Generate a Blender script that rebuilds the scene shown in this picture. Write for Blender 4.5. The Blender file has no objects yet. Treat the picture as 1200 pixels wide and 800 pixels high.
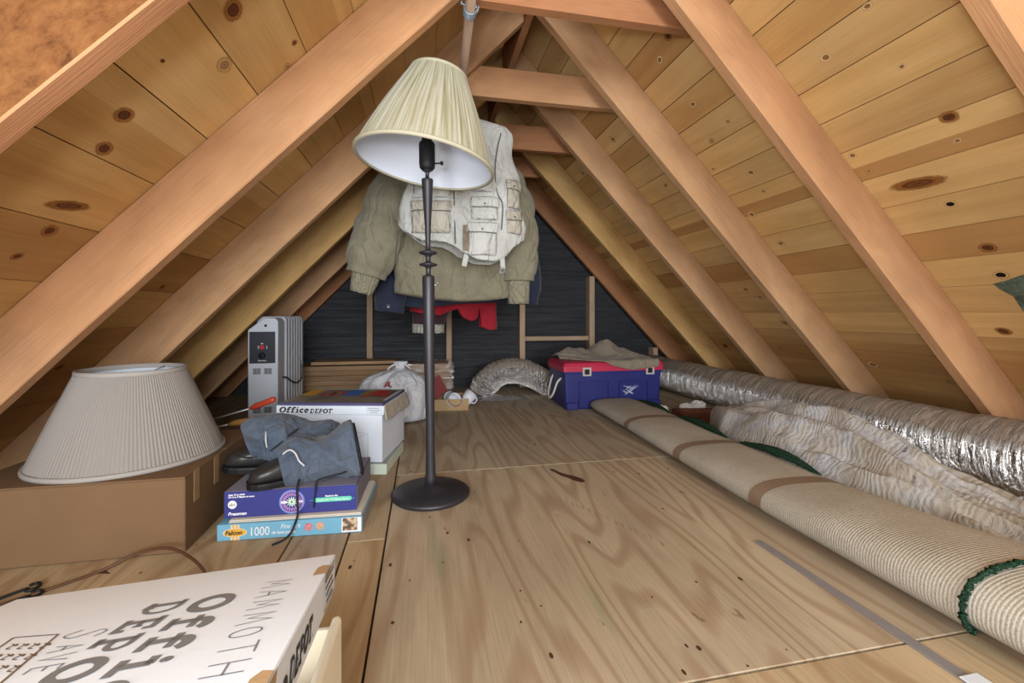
import bpy, bmesh, math, random
from mathutils import Vector, Matrix, noise

random.seed(7)
scene = bpy.context.scene
COL = scene.collection
R = math.radians
PI = math.pi

# ------------------------------------------------------------------ camera
cam_d = bpy.data.cameras.new('camera')
cam_d.sensor_width = 36.0
cam_d.lens = 517.0 / 1200.0 * 36.0
cam_d.shift_y = -32.5 / 1200.0
cam_d.clip_start = 0.02
cam = bpy.data.objects.new('camera', cam_d)
cam.location = (0, 0, 0.63)
cam.rotation_euler = (R(90), 0, R(-11.45))
COL.objects.link(cam)
scene.camera = cam

# ------------------------------------------------------------------ light
scene.view_settings.view_transform = 'Standard'
scene.view_settings.look = 'None'
scene.view_settings.gamma = 1.0
scene.view_settings.use_curve_mapping = False
scene.view_settings.exposure = 0.12

world = bpy.data.worlds.new('world')
scene.world = world
world.use_nodes = True
bg = world.node_tree.nodes['Background']
bg.inputs[0].default_value = (0.9, 0.96, 1.0, 1)
bg.inputs[1].default_value = 1.6


def area_light(name, loc, target, size, power, color):
    d = bpy.data.lights.new(name, 'AREA')
    d.shape = 'DISK'
    d.size = size
    d.energy = power
    d.color = color
    o = bpy.data.objects.new(name, d)
    o.location = loc
    v = Vector(target) - Vector(loc)
    o.rotation_euler = v.to_track_quat('-Z', 'Y').to_euler()
    COL.objects.link(o)
    return o


def point_light(name, loc, radius, power, color):
    d = bpy.data.lights.new(name, 'POINT')
    d.shadow_soft_size = radius
    d.energy = power
    d.color = color
    o = bpy.data.objects.new(name, d)
    o.location = loc
    COL.objects.link(o)
    return o


area_light('flash_light', (-0.13, -0.06, 0.76), (0.5, 3.2, 0.85), 0.12, 6.5, (0.96, 0.98, 1.0))
area_light('rear_fill_light', (0.4, -3.2, 1.15), (0.5, 3.0, 0.8), 1.8, 150, (0.93, 0.97, 1.0))  # added soft fill behind the camera to brighten the depth, no real source
area_light('left_fill_light', (-0.75, -0.4, 0.62), (1.7, 1.5, 1.2), 0.8, 25, (0.95, 0.98, 1.0))  # added unseen fill left of the camera, lifts the right slope
point_light('attic_bulb', (-0.62, 0.42, 0.78), 0.04, 0.05, (1.0, 0.66, 0.34))

# ------------------------------------------------------------------ material helpers


def lin(h):
    if not isinstance(h, str):
        return tuple(h) + ((1.0,) if len(h) == 3 else ())
    h = h.lstrip('#')
    out = []
    for i in (0, 2, 4):
        c = int(h[i:i + 2], 16) / 255.0
        out.append(c / 12.92 if c <= 0.04045 else ((c + 0.055) / 1.055) ** 2.4)
    return tuple(out) + (1.0,)


class NT:
    def __init__(self, name):
        self.m = bpy.data.materials.new(name)
        self.m.use_nodes = True
        self.t = self.m.node_tree
        self.b = self.t.nodes['Principled BSDF']
        self.out = self.t.nodes['Material Output']

    def n(self, kind, **kw):
        nd = self.t.nodes.new(kind)
        for k, v in kw.items():
            if k.startswith('i_'):
                key = k[2:]
                key = int(key) if key.isdigit() else key.replace('_', ' ')
                if hasattr(v, 'is_output') or isinstance(v, bpy.types.NodeSocket):
                    self.t.links.new(v, nd.inputs[key])
                else:
                    nd.inputs[key].default_value = v
            else:
                setattr(nd, k, v)
        return nd

    def link(self, a, b):
        self.t.links.new(a, b)

    def coord(self, out='Object'):
        return self.n('ShaderNodeTexCoord').outputs[out]

    def mapping(self, vec, scale=(1, 1, 1), loc=(0, 0, 0), rot=(0, 0, 0)):
        return self.n('ShaderNodeMapping', i_Vector=vec, i_Scale=scale, i_Location=loc, i_Rotation=rot).outputs[0]

    def noise(self, vec, scale=1.0, detail=4.0, rough=0.55, dist=0.0):
        return self.n('ShaderNodeTexNoise', i_Vector=vec, i_Scale=scale, i_Detail=detail, i_Roughness=rough, i_Distortion=dist).outputs[0]

    def ramp(self, fac, stops):
        nd = self.n('ShaderNodeValToRGB', i_Fac=fac)
        el = nd.color_ramp.elements
        while len(el) > 1:
            el.remove(el[-1])
        el[0].position = stops[0][0]
        el[0].color = lin(stops[0][1])
        for p, c in stops[1:]:
            e = el.new(p)
            e.color = lin(c)
        return nd.outputs[0]

    def math(self, op, a, b=0.0, c=0.0, clamp=False):
        nd = self.n('ShaderNodeMath', operation=op, use_clamp=clamp)
        for i, v in enumerate((a, b, c)):
            if isinstance(v, bpy.types.NodeSocket):
                self.link(v, nd.inputs[i])
            else:
                nd.inputs[i].default_value = v
        return nd.outputs[0]

    def mix(self, fac, a, b, mode='MIX'):
        nd = self.n('ShaderNodeMix', data_type='RGBA', blend_type=mode, clamp_result=False)
        for i, v in ((0, fac), (6, a), (7, b)):
            if isinstance(v, bpy.types.NodeSocket):
                self.link(v, nd.inputs[i])
            else:
                nd.inputs[i].default_value = lin(v) if i != 0 else v
        return nd.outputs[2]

    def maprange(self, v, a, b, c, d):
        return self.n('ShaderNodeMapRange', i_Value=v, i_From_Min=a, i_From_Max=b, i_To_Min=c, i_To_Max=d).outputs[0]

    def vmul(self, vec, f):
        nd = self.n('ShaderNodeVectorMath', operation='SCALE')
        self.link(vec, nd.inputs[0])
        nd.inputs['Scale'].default_value = f
        return nd.outputs[0]

    def vadd(self, a, b):
        nd = self.n('ShaderNodeVectorMath', operation='ADD')
        self.link(a, nd.inputs[0])
        self.link(b, nd.inputs[1])
        return nd.outputs[0]

    def bump(self, h, strength=0.3, dist=0.01):
        nd = self.n('ShaderNodeBump', i_Height=h, i_Strength=strength, i_Distance=dist)
        self.link(nd.outputs[0], self.b.inputs['Normal'])
        return nd.outputs[0]

    def setc(self, sock):
        if isinstance(sock, bpy.types.NodeSocket):
            self.link(sock, self.b.inputs['Base Color'])
        else:
            self.b.inputs['Base Color'].default_value = lin(sock)

    def p(self, **kw):
        for k, v in kw.items():
            key = k.replace('_', ' ')
            if isinstance(v, bpy.types.NodeSocket):
                self.link(v, self.b.inputs[key])
            else:
                self.b.inputs[key].default_value = v


def wood(name, stops, long=0.7, cross=14, fine=0.25, rough=0.75, rings=0.0, rscale=(0.35, 3.5, 3.5), rk=26, ringcol='#7a4a28', attr=False, bump=0.15, rnd=True, blotch=0.18):
    t = NT(name)
    co = t.coord('Object')
    if rnd:
        r = t.n('ShaderNodeObjectInfo').outputs['Random']
        cv = t.n('ShaderNodeCombineXYZ', i_X=t.math('MULTIPLY', r, 37.0), i_Y=t.math('MULTIPLY', r, 91.0), i_Z=t.math('MULTIPLY', r, 53.0)).outputs[0]
        co = t.vadd(co, cv)
    if attr:
        a = t.n('ShaderNodeAttribute', attribute_name='rnd')
        cv = t.n('ShaderNodeCombineXYZ', i_X=t.math('MULTIPLY', a.outputs['Fac'], 31.0), i_Y=t.math('MULTIPLY', a.outputs['Fac'], 0.0), i_Z=t.math('MULTIPLY', a.outputs['Fac'], 17.0)).outputs[0]
        co = t.vadd(co, cv)
    g = t.noise(t.mapping(co, (long, cross, cross)), 1.0, 5, 0.6, 0.7)
    c = t.ramp(g, stops)
    f = t.noise(t.mapping(co, (5, 210, 210)), 1.0, 3, 0.6)
    c = t.mix(fine, c, t.ramp(f, [(0.3, '#5a5a5a'), (0.5, '#d8d8d8'), (0.75, '#ffffff')]), 'MULTIPLY')
    if rings:
        rn = t.noise(t.mapping(co, rscale), 1.0, 2.0, 0.45, 0.25)
        s = t.math('SINE', t.math('MULTIPLY', rn, rk * 6.2832 / 4))
        s = t.maprange(s, 0.1, 1.0, 0, rings)
        c = t.mix(s, c, ringcol)
    b = t.noise(t.mapping(co, (2.5, 4, 4)), 1.0, 3, 0.6)
    c = t.mix(1.0, c, t.ramp(b, [(0.3, (1 - blotch,) * 3), (0.7, (1 + blotch * 0.5,) * 3)]), 'MULTIPLY')
    if attr:
        a2 = t.n('ShaderNodeAttribute', attribute_name='Col')
        c = t.mix(1.0, c, a2.outputs['Color'], 'MULTIPLY')
    t.setc(c)
    t.p(Roughness=rough, Specular_IOR_Level=0.25)
    t.bump(f, bump, 0.004)
    return t.m


def plain(name, c, rough=0.6, var=0.12, scale=14.0, metal=0.0, spec=0.35, bump=0.0, bscale=60.0, coat=0.0):
    t = NT(name)
    co = t.coord('Object')
    nz = t.noise(co, scale, 4, 0.6)
    t.setc(t.mix(1.0, c, t.ramp(nz, [(0.25, (1 - var,) * 3), (0.75, (1 + var * 0.6,) * 3)]), 'MULTIPLY'))
    t.p(Roughness=rough, Metallic=metal, Specular_IOR_Level=spec, Coat_Weight=coat)
    if bump:
        t.bump(t.noise(co, bscale, 4, 0.6), bump, 0.005)
    return t.m


def cloth(name, c, c2=None, weave=700.0, fold=9.0, foldamt=0.5, rough=0.95, stain=0.25, weavebump=0.2, crease=0.5):
    t = NT(name)
    co = t.coord('Object')
    nz = t.noise(co, 7.0, 5, 0.65)
    col = t.mix(t.maprange(nz, 0.4, 0.75, 0, 1), c, c2 or c)
    fine = t.noise(t.mapping(co, (weave, weave, weave)), 1.0, 2, 0.5)
    col = t.mix(stain, col, t.ramp(fine, [(0.3, '#909090'), (0.7, '#ffffff')]), 'MULTIPLY')
    t.setc(col)
    t.p(Roughness=rough, Specular_IOR_Level=0.12, Sheen_Weight=0.15)
    wr = t.noise(t.mapping(co, (1, 1, 0.55)), fold, 5, 0.62, 0.8)
    cn = t.noise(t.mapping(co, (1, 1, 0.6), (3, 7, 5)), fold * 0.8, 2.5, 0.5, 0.9)
    cr = t.math('POWER', t.math('ABSOLUTE', t.math('MULTIPLY', t.math('SUBTRACT', cn, 0.5), 3.2)), 0.6)
    h = t.math('ADD', t.math('MULTIPLY', wr, foldamt), t.math('MULTIPLY', fine, weavebump * 0.05))
    h = t.math('ADD', h, t.math('MULTIPLY', cr, crease))
    t.bump(h, 0.75, 0.03)
    return t.m


# ------------------------------------------------------------------ mesh helpers
MW = {}
MSET = {}


def reg(o, M):
    MW[o.name] = M


class MB:
    def __init__(self):
        self.v = []
        self.f = []
        self.mi = []
        self.sm = []
        self.col = []
        self.rnd = []
        self.uv = {}
        self.cmi = 0
        self.csm = False
        self.ccol = (1, 1, 1, 1)
        self.crnd = 0.0
        self.T = None

    def mat(self, i):
        self.cmi = i
        return self

    def smooth(self, s=True):
        self.csm = s
        return self

    def vert(self, p):
        p = Vector(p)
        if self.T is not None:
            p = self.T @ p
        self.v.append(p)
        return len(self.v) - 1

    def face(self, idx, uv=None):
        self.f.append(tuple(idx))
        self.mi.append(self.cmi)
        self.sm.append(self.csm)
        self.col.append(self.ccol)
        self.rnd.append(self.crnd)
        if uv:
            self.uv[len(self.f) - 1] = uv

    def box(self, lo, hi, bev=0.0, M=None, seg=1):
        x0, y0, z0 = lo
        x1, y1, z1 = hi
        bm = bmesh.new()
        bmesh.ops.create_cube(bm, size=1.0)
        for v in bm.verts:
            v.co = Vector(((v.co.x + .5) * (x1 - x0) + x0, (v.co.y + .5) * (y1 - y0) + y0, (v.co.z + .5) * (z1 - z0) + z0))
        if bev:
            bmesh.ops.bevel(bm, geom=bm.edges[:], offset=bev, segments=seg, profile=0.5, affect='EDGES')
        self.add_bm(bm, M)
        return self

    def add_bm(self, bm, M=None):
        base = len(self.v)
        bm.verts.ensure_lookup_table()
        for i, v in enumerate(bm.verts):
            v.index = i
            p = v.co if M is None else M @ v.co
            self.vert(p)
        for f in bm.faces:
            self.face([base + v.index for v in f.verts])
        bm.free()

    def prism(self, poly, a, b, bev=0.0, axis='Y'):
        """poly: list of 2D points in the plane across axis, extruded from a to b."""
        bm = bmesh.new()
        def P(u, w, s):
            return {'Y': (u, s, w), 'X': (s, u, w), 'Z': (u, w, s)}[axis]
        v0 = [bm.verts.new(P(u, w, a)) for u, w in poly]
        v1 = [bm.verts.new(P(u, w, b)) for u, w in poly]
        n = len(poly)
        bm.faces.new(v0)
        bm.faces.new(v1[::-1])
        for i in range(n):
            bm.faces.new((v0[i], v1[i], v1[(i + 1) % n], v0[(i + 1) % n]))
        bmesh.ops.recalc_face_normals(bm, faces=bm.faces[:])
        if bev:
            bmesh.ops.bevel(bm, geom=bm.edges[:], offset=bev, segments=1, profile=0.5, affect='EDGES')
        self.add_bm(bm)
        return self

    def rings(self, rings, close=True, cap0=True, cap1=True):
        base = len(self.v)
        n = len(rings[0])
        for r in rings:
            for p in r:
                self.vert(p)
        m = n if close else n - 1
        for i in range(len(rings) - 1):
            for j in range(m):
                a = base + i * n + j
                b = base + i * n + (j + 1) % n
                self.face((a, b, b + n, a + n))
        if cap0:
            self.face([base + j for j in range(n)][::-1])
        if cap1:
            k = base + (len(rings) - 1) * n
            self.face([k + j for j in range(n)])
        return self

    def lathe(self, prof, n=32, c=(0, 0, 0), M=None, cap0=True, cap1=True, rf=None):
        rs = []
        for r, z in prof:
            ring = []
            for k in range(n):
                th = 2 * PI * k / n
                rr = r if rf is None else rf(r, z, th)
                p = Vector((rr * math.cos(th), rr * math.sin(th), z))
                if M is not None:
                    p = M @ p
                ring.append(p + Vector(c))
            rs.append(ring)
        return self.rings(rs, True, cap0, cap1)

    def tube(self, path, rad, n=10, cap=True, flat=1.0, nz=0.0, ns=8.0, up=(0, 0, 1)):
        path = [Vector(p) for p in path]
        rs = []
        N = len(path)
        upv = Vector(up)
        for i, p in enumerate(path):
            d = path[min(i + 1, N - 1)] - path[max(i - 1, 0)]
            d.normalize()
            s = d.cross(upv)
            if s.length < 1e-4:
                s = d.cross(Vector((1, 0.01, 0)))
            s.normalize()
            u = s.cross(d)
            r = rad[i] if isinstance(rad, (list, tuple)) else rad
            ring = []
            for k in range(n):
                th = 2 * PI * k / n
                q = p + (s * math.cos(th) + u * math.sin(th) * flat) * r
                if nz:
                    q = q + (q - p).normalized() * nz * noise.noise(q * ns)
                ring.append(q)
            rs.append(ring)
        return self.rings(rs, True, cap, cap)

    def grid(self, nu, nv, fn, flip=False):
        base = len(self.v)
        for i in range(nu + 1):
            for j in range(nv + 1):
                self.vert(fn(i / nu, j / nv))
        for i in range(nu):
            for j in range(nv):
                a = base + i * (nv + 1) + j
                q = (a, a + nv + 1, a + nv + 2, a + 1)
                self.face(q[::-1] if flip else q)
        return self

    def ribbon(self, pts, w, z=0.0):
        """flat stroke in the XY plane"""
        pts = [Vector((p[0], p[1], z)) for p in pts]
        N = len(pts)
        base = len(self.v)
        for i, p in enumerate(pts):
            d0 = (p - pts[i - 1]).normalized() if i else None
            d1 = (pts[i + 1] - p).normalized() if i < N - 1 else None
            d = (d0 or d1) + (d1 or d0)
            if d.length < 1e-6:
                d = d1
            d.normalize()
            nrm = Vector((-d.y, d.x, 0))
            k = 1.0
            if d0 and d1:
                k = 1.0 / max(0.45, abs(nrm.dot(Vector((-d1.y, d1.x, 0)))))
            ww = w[i] if isinstance(w, (list, tuple)) else w
            self.vert(p + nrm * ww * 0.5 * k)
            self.vert(p - nrm * ww * 0.5 * k)
        for i in range(N - 1):
            a = base + 2 * i
            self.face((a + 1, a + 3, a + 2, a))
        return self

    def build(self, name, mats, parent=None, frame=None, w=False):
        """frame: local->world matrix of a top-level mesh whose verts are given in world space"""
        me = bpy.data.meshes.new(name)
        o = bpy.data.objects.new(name, me)
        COL.objects.link(o)
        if parent is not None:
            o.parent = parent
            Mp = MW.get(parent.name, Matrix.Identity(4))
            MW[o.name] = Mp
            inv = Mp.inverted() if w else Matrix.Identity(4)
        elif frame is not None:
            o.matrix_world = frame
            MW[o.name] = frame
            inv = frame.inverted()
        else:
            inv = Matrix.Identity(4)
            MW[o.name] = inv
        me.from_pydata([inv @ p for p in self.v], [], self.f)
        for m in (mats if isinstance(mats, (list, tuple)) else [mats]):
            me.materials.append(m)
        me.polygons.foreach_set('material_index', self.mi)
        me.polygons.foreach_set('use_smooth', self.sm)
        if any(c != (1, 1, 1, 1) for c in self.col) or any(self.rnd):
            ca = me.attributes.new('Col', 'FLOAT_COLOR', 'CORNER')
            ra = me.attributes.new('rnd', 'FLOAT', 'FACE')
            vals = []
            for i, f in enumerate(self.f):
                for _ in f:
                    vals.extend(self.col[i])
            ca.data.foreach_set('color', vals)
            ra.data.foreach_set('value', self.rnd)
        if self.uv:
            ul = me.uv_layers.new(name='UVMap')
            for pi, uvs in self.uv.items():
                pl = me.polygons[pi]
                for li, q in zip(pl.loop_indices, uvs):
                    ul.data[li].uv = q
        me.validate()
        me.update()
        return o


def subsurf(o, lv=1):
    md = o.modifiers.new('subdivision', 'SUBSURF')
    md.levels = lv
    md.render_levels = lv
    return o


def solid(o, th, off=0.0):
    md = o.modifiers.new('solidify', 'SOLIDIFY')
    md.thickness = th
    md.offset = off
    return o


def tag(o, label=None, cat=None, group=None, kind=None):
    if label:
        o['label'] = label
    if cat:
        o['category'] = cat
    if group:
        o['group'] = group
    if kind:
        o['kind'] = kind
    return o


def thing(name, loc, label, cat, rotz=0.0, group=None, M=None):
    o = bpy.data.objects.new(name, None)
    o.empty_display_size = 0.05
    COL.objects.link(o)
    mw = M if M is not None else Matrix.Translation(loc) @ Matrix.Rotation(rotz, 4, 'Z')
    o.matrix_world = mw
    MW[o.name] = mw
    return tag(o, label, cat, group)


def spline(pts, n=8):
    """Catmull-Rom through points (any dimension as Vectors/tuples)"""
    P = [Vector(p) for p in pts]
    P = [P[0] * 2 - P[1]] + P + [P[-1] * 2 - P[-2]]
    out = []
    for i in range(1, len(P) - 2):
        for k in range(n):
            t = k / n
            a, b, c, d = P[i - 1], P[i], P[i + 1], P[i + 2]
            out.append(0.5 * ((2 * b) + (c - a) * t + (2 * a - 5 * b + 4 * c - d) * t * t + (3 * b - a - 3 * c + d) * t ** 3))
    out.append(P[-2])
    return out


def lerp_table(tab, x):
    """tab: sorted list of (x, values...)"""
    if x <= tab[0][0]:
        return tab[0][1:]
    for a, b in zip(tab, tab[1:]):
        if x <= b[0]:
            t = (x - a[0]) / (b[0] - a[0])
            t = t * t * (3 - 2 * t) * 0.5 + t * 0.5
            return tuple(p + (q - p) * t for p, q in zip(a[1:], b[1:]))
    return tab[-1][1:]


def fbm(p, o=4):
    return noise.fractal(p, 1.0, 2.0, o)


def ridge(p):
    return 1.0 - 2.0 * abs(noise.noise(p))


# --- lettering -------------------------------------------------------------
def arc(cx, cy, rx, ry, a0, a1, n=14):
    return [(cx + rx * math.cos(R(a0 + (a1 - a0) * i / n)), cy + ry * math.sin(R(a0 + (a1 - a0) * i / n))) for i in range(n + 1)]


W_ = 0.25
SF = 0.17
GL = {  # slab letters: (advance, [(points, width)])
    'O': (1.02, [(arc(.49, .5, .385, .41, 90, 450, 28), [0.19 + 0.12 * abs(math.sin(2 * PI * i / 28)) for i in range(29)])]),
    'f': (0.68, [(arc(.47, .76, .2, .16, 15, 180, 10) + [(.27, .07)], W_), ([(.04, .075), (.58, .075)], SF), ([(.04, .61), (.6, .61)], SF * .9)]),
    'i': (0.58, [([(.29, .07), (.29, .66)], W_), ([(.04, .075), (.56, .075)], SF), ([(.06, .61), (.33, .61)], SF), (arc(.27, .88, .05, .05, 0, 360, 12), .12)]),
    'c': (0.7, [(arc(.37, .34, .26, .27, 40, 320, 18), W_)]),
    'e': (0.72, [(arc(.37, .34, .26, .27, 0, 318, 18), W_), ([(.14, .35), (.62, .35)], .12)]),
    'D': (0.95, [([(.25, .05), (.25, .95)], W_), ([(.05, .075), (.45, .075)] + arc(.45, .5, .36, .425, -90, 90, 14) + [(.05, .925)], .15)]),
    'E': (0.84, [([(.25, .05), (.25, .95)], W_), ([(.05, .075), (.7, .075), (.7, .3)], SF), ([(.05, .925), (.68, .925), (.68, .72)], SF), ([(.22, .5), (.54, .5)], .13), ([(.52, .39), (.52, .62)], .1)]),
    'P': (0.86, [([(.25, .05), (.25, .95)], W_), ([(.05, .075), (.47, .075)], SF), ([(.05, .925), (.45, .925)] + arc(.47, .69, .25, .235, 90, -90, 12) + [(.22, .455)], .15)]),
    'T': (0.88, [([(.42, .05), (.42, .95)], W_), ([(.2, .075), (.64, .075)], SF), ([(.07, .68), (.07, .925), (.77, .925), (.77, .68)], SF)]),
    '.': (0.25, [(arc(.1, .07, .04, .04, 0, 360, 8), .08)]),
    ' ': (0.3, []),
}
HL = {  # hand-written capitals
    'M': (0.95, [[(.05, 0), (.15, 1), (.42, .25), (.72, 1), (.85, 0)]]),
    'A': (0.8, [[(.02, 0), (.38, 1), (.7, 0)], [(.1, .38), (.62, .42)]]),
    'O': (0.8, [arc(.36, .45, .3, .42, 100, 470, 18)]),
    'T': (0.8, [[(.36, 0), (.38, .95)], [(.0, .93), (.76, 1.0)]]),
    'H': (0.9, [[(.08, 0), (.1, 1)], [(.68, 0), (.72, 1)], [(.08, .48), (.72, .52)]]),
    'S': (1.1, [spline([(1.0, .95), (.5, 1.1), (.25, .85), (.5, .55), (.75, .2), (.4, -.15), (-.1, .15)], 6)]),
    'V': (0.8, [[(.05, 1), (.35, 0), (.72, 1)]]),
    'E': (0.7, [[(.6, 1), (.08, .96), (.06, .02), (.62, .05)], [(.08, .5), (.5, .54)]]),
}


def slab(mb, text, x, y, h, wid=1.0, shear=0.0, gap=0.04, kern=1.0):
    for ch in text:
        adv, strokes = GL[ch]
        for pts, w in strokes:
            q = [(x + (p[0] * wid + p[1] * shear) * h, y + p[1] * h) for p in pts]
            mb.ribbon(q, [k * h for k in w] if isinstance(w, list) else w * h)
        x += (adv * wid * kern + gap) * h
    return x


def hand(mb, text, x, y, h, wid=1.0, w=0.002, gap=0.15, drift=0.0, jit=0.0):
    for i, ch in enumerate(text):
        adv, strokes = HL[ch]
        for pts in strokes:
            mb.ribbon([(x + p[0] * h * wid + jit * noise.noise(Vector((p[0] * 3 + i, p[1] * 3, 1))) * h, y + p[1] * h + drift * i) for p in [Vector((a[0], a[1], 0)) for a in pts]], w)
        x += (adv * wid + gap) * h
    return x


def font_text(text, size, T, name, m, parent, w=True, bold=0.0, shear=0.0, align='LEFT', sx=1.0):
    """flat text with the built-in font; T maps the text plane to the parent frame or to the world"""
    cu = bpy.data.curves.new('text', 'FONT')
    cu.body = text
    cu.size = size
    cu.offset = bold
    cu.shear = shear
    cu.align_x = align
    cu.resolution_u = 3
    tmp = bpy.data.objects.new('text', cu)
    COL.objects.link(tmp)
    dg = bpy.context.evaluated_depsgraph_get()
    me = tmp.evaluated_get(dg).to_mesh()
    mb = MB()
    mb.T = T @ Matrix.Diagonal((sx, 1, 1, 1))
    for v in me.vertices:
        mb.vert(v.co)
    for p in me.polygons:
        mb.face(list(p.vertices))
    tmp.evaluated_get(dg).to_mesh_clear()
    bpy.data.objects.remove(tmp)
    bpy.data.curves.remove(cu)
    return mb.build(name, m, parent, w=w)


def frame_xy(origin, xdir, ydir):
    """matrix whose local x, y span a plane; z is the plane normal"""
    x = Vector(xdir).normalized()
    y = Vector(ydir)
    y = (y - x * y.dot(x)).normalized()
    z = x.cross(y)
    M = Matrix((x, y, z)).transposed().to_4x4()
    M.translation = Vector(origin)
    return M

# ------------------------------------------------------------------ woods
M_raf = [wood('rafter wood ' + n, st, long=1.6, cross=5, fine=0.18, blotch=0.2, bump=0.3) for n, st in (
    ('peach', [(0.25, '#b88862'), (0.5, '#c7966c'), (0.75, '#d2a57e')]),
    ('tan', [(0.25, '#ab8460'), (0.5, '#c29870'), (0.75, '#d0a882')]),
    ('red', [(0.25, '#9f6c4a'), (0.5, '#b57f58'), (0.75, '#c48f68')]),
    ('yellow', [(0.25, '#b08a56'), (0.5, '#caa268'), (0.75, '#d6b27c')]))]
t = NT('rough sawn rafter')
co = t.coord('Object')
n1 = t.noise(t.mapping(co, (26, 42, 42)), 1.0, 6, 0.72, 0.25)
c = t.ramp(n1, [(0.3, '#4c2e1a'), (0.46, '#6e4728'), (0.6, '#7a5230'), (0.85, '#8e6844')])
t.setc(c)
t.p(Roughness=0.9, Specular_IOR_Level=0.15)
t.bump(n1, 0.8, 0.01)
M_raf.append(t.m)
M_end = wood('grey stud wood', [(0.25, '#a98e72'), (0.5, '#bea286'), (0.75, '#ccb298')], long=0.8, cross=10)
M_board = wood('roof board wood', [(0.2, '#c9a26a'), (0.5, '#dab67e'), (0.8, '#e4c490')], long=0.55, cross=9, fine=0.15, rings=0.2, rscale=(0.3, 4, 4), rk=22, ringcol='#b98a54', attr=True, rnd=False, bump=0.1, blotch=0.12)
M_gap = plain('dark gap', '#2a1a0e', 0.9)


def knot_mat(name, core, ring, halo):
    t = NT(name)
    uv = t.coord('UV')
    ln = t.n('ShaderNodeVectorMath', operation='LENGTH')
    t.link(uv, ln.inputs[0])
    nz = t.noise(t.coord('Object'), 60.0, 3)
    r = t.math('ADD', ln.outputs['Value'], t.math('MULTIPLY', t.math('SUBTRACT', nz, 0.5), 0.35))
    c = t.ramp(r, [(0.0, core), (0.3, ring), (0.4, core), (0.5, ring), (0.58, halo), (0.75, halo)])
    t.setc(c)
    t.p(Roughness=0.7, Specular_IOR_Level=0.2)
    a = t.maprange(r, 0.62, 0.98, 1.0, 0.0)
    t.p(Alpha=a)
    return t.m


M_knots = [knot_mat('knot pale', '#7d5834', '#9a7448', '#e2c897'), knot_mat('knot brown', '#4a2c1c', '#6b4028', '#a2703c'),
           knot_mat('knot streak', '#4f3020', '#7a4c2a', '#94632f'), knot_mat('knot hole', '#0c0806', '#1a120d', '#d9b880'),
           knot_mat('knot ring', '#7d5c3c', '#a98a62', '#c9a066')]
M_ply = wood('plywood', [(0.25, '#a6967f'), (0.5, '#b6a68d'), (0.75, '#c2b39b')], long=0.6, cross=4, fine=0.25, rings=0.55, rscale=(0.42, 3.4, 3.4), rk=64, ringcol='#8e735a', attr=True, rnd=False, bump=0.12, blotch=0.1)
# a few green and grey rubbed stains belong to the sheets
_t = M_ply.node_tree
_b = _t.nodes['Principled BSDF']
_src = _b.inputs['Base Color'].links[0].from_socket
_co = _t.nodes.new('ShaderNodeTexCoord')
for scale, lo, hi, colr, off in (((1.2, 7, 1), 0.64, 0.8, '#5f7a5c', 0), ((1.6, 9, 1), 0.62, 0.8, '#74685c', 11), ((9, 24, 1), 0.7, 0.74, '#54301e', 5)):
    mp = _t.nodes.new('ShaderNodeMapping')
    mp.inputs['Scale'].default_value = scale
    mp.inputs['Location'].default_value = (off, off * 2, off)
    _t.links.new(_co.outputs['Object'], mp.inputs[0])
    nz = _t.nodes.new('ShaderNodeTexNoise')
    nz.inputs['Scale'].default_value = 1.0
    nz.inputs['Detail'].default_value = 3
    _t.links.new(mp.outputs[0], nz.inputs['Vector'])
    mr = _t.nodes.new('ShaderNodeMapRange')
    mr.inputs[1].default_value = lo
    mr.inputs[2].default_value = hi
    mr.inputs[4].default_value = 0.55
    _t.links.new(nz.outputs[0], mr.inputs[0])
    mx = _t.nodes.new('ShaderNodeMix')
    mx.data_type = 'RGBA'
    _t.links.new(mr.outputs[0], mx.inputs[0])
    _t.links.new(_src, mx.inputs[6])
    mx.inputs[7].default_value = lin(colr)
    _src = mx.outputs[2]
_t.links.new(_src, _b.inputs['Base Color'])


def struct(o):
    o['kind'] = 'structure'
    return o


# ------------------------------------------------------------------ floor
FY = Matrix.Rotation(R(90), 4, 'Z')           # local X runs along the attic
mb = MB()
panels = [  # x0, x1, y0, y1, tint
    (-0.10, 1.10, 0.68, 1.775, (1.0, 1.0, 1.0)),
    (-0.10, 1.10, 1.778, 3.95, (0.95, 0.97, 1.0)),
    (-0.10, 1.10, -1.0, 0.677, (1.06, 1.0, 0.88)),
    (1.103, 2.66, -1.0, 1.60, (1.0, 0.93, 0.82)),
    (1.103, 2.66, 1.603, 3.95, (0.85, 0.83, 0.8)),
    (-0.205, -0.103, -1.0, 1.28, (1.08, 1.0, 0.84)),
    (-0.205, -0.103, 1.283, 3.95, (0.98, 0.93, 0.86)),
    (-0.36, -0.208, -1.0, 1.9, (0.84, 0.8, 0.8)),
    (-0.36, -0.208, 1.903, 3.95, (0.9, 0.86, 0.8)),
    (-1.68, -0.363, -1.0, 1.6, (1.05, 0.96, 0.82)),
    (-1.68, -0.363, 1.603, 3.95, (0.8, 0.76, 0.7)),
]
for i, (x0, x1, y0, y1, c) in enumerate(panels):
    mb.ccol = c + (1,)
    mb.crnd = 0.13 + i * 0.21
    mb.box((x0 + .001, y0 + .001, -0.018), (x1 - .001, y1 - .001, 0.0), 0.0012)
mb.mat(1)
mb.box((-1.68, -1.0, -0.03), (2.66, 3.95, -0.0185))
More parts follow.
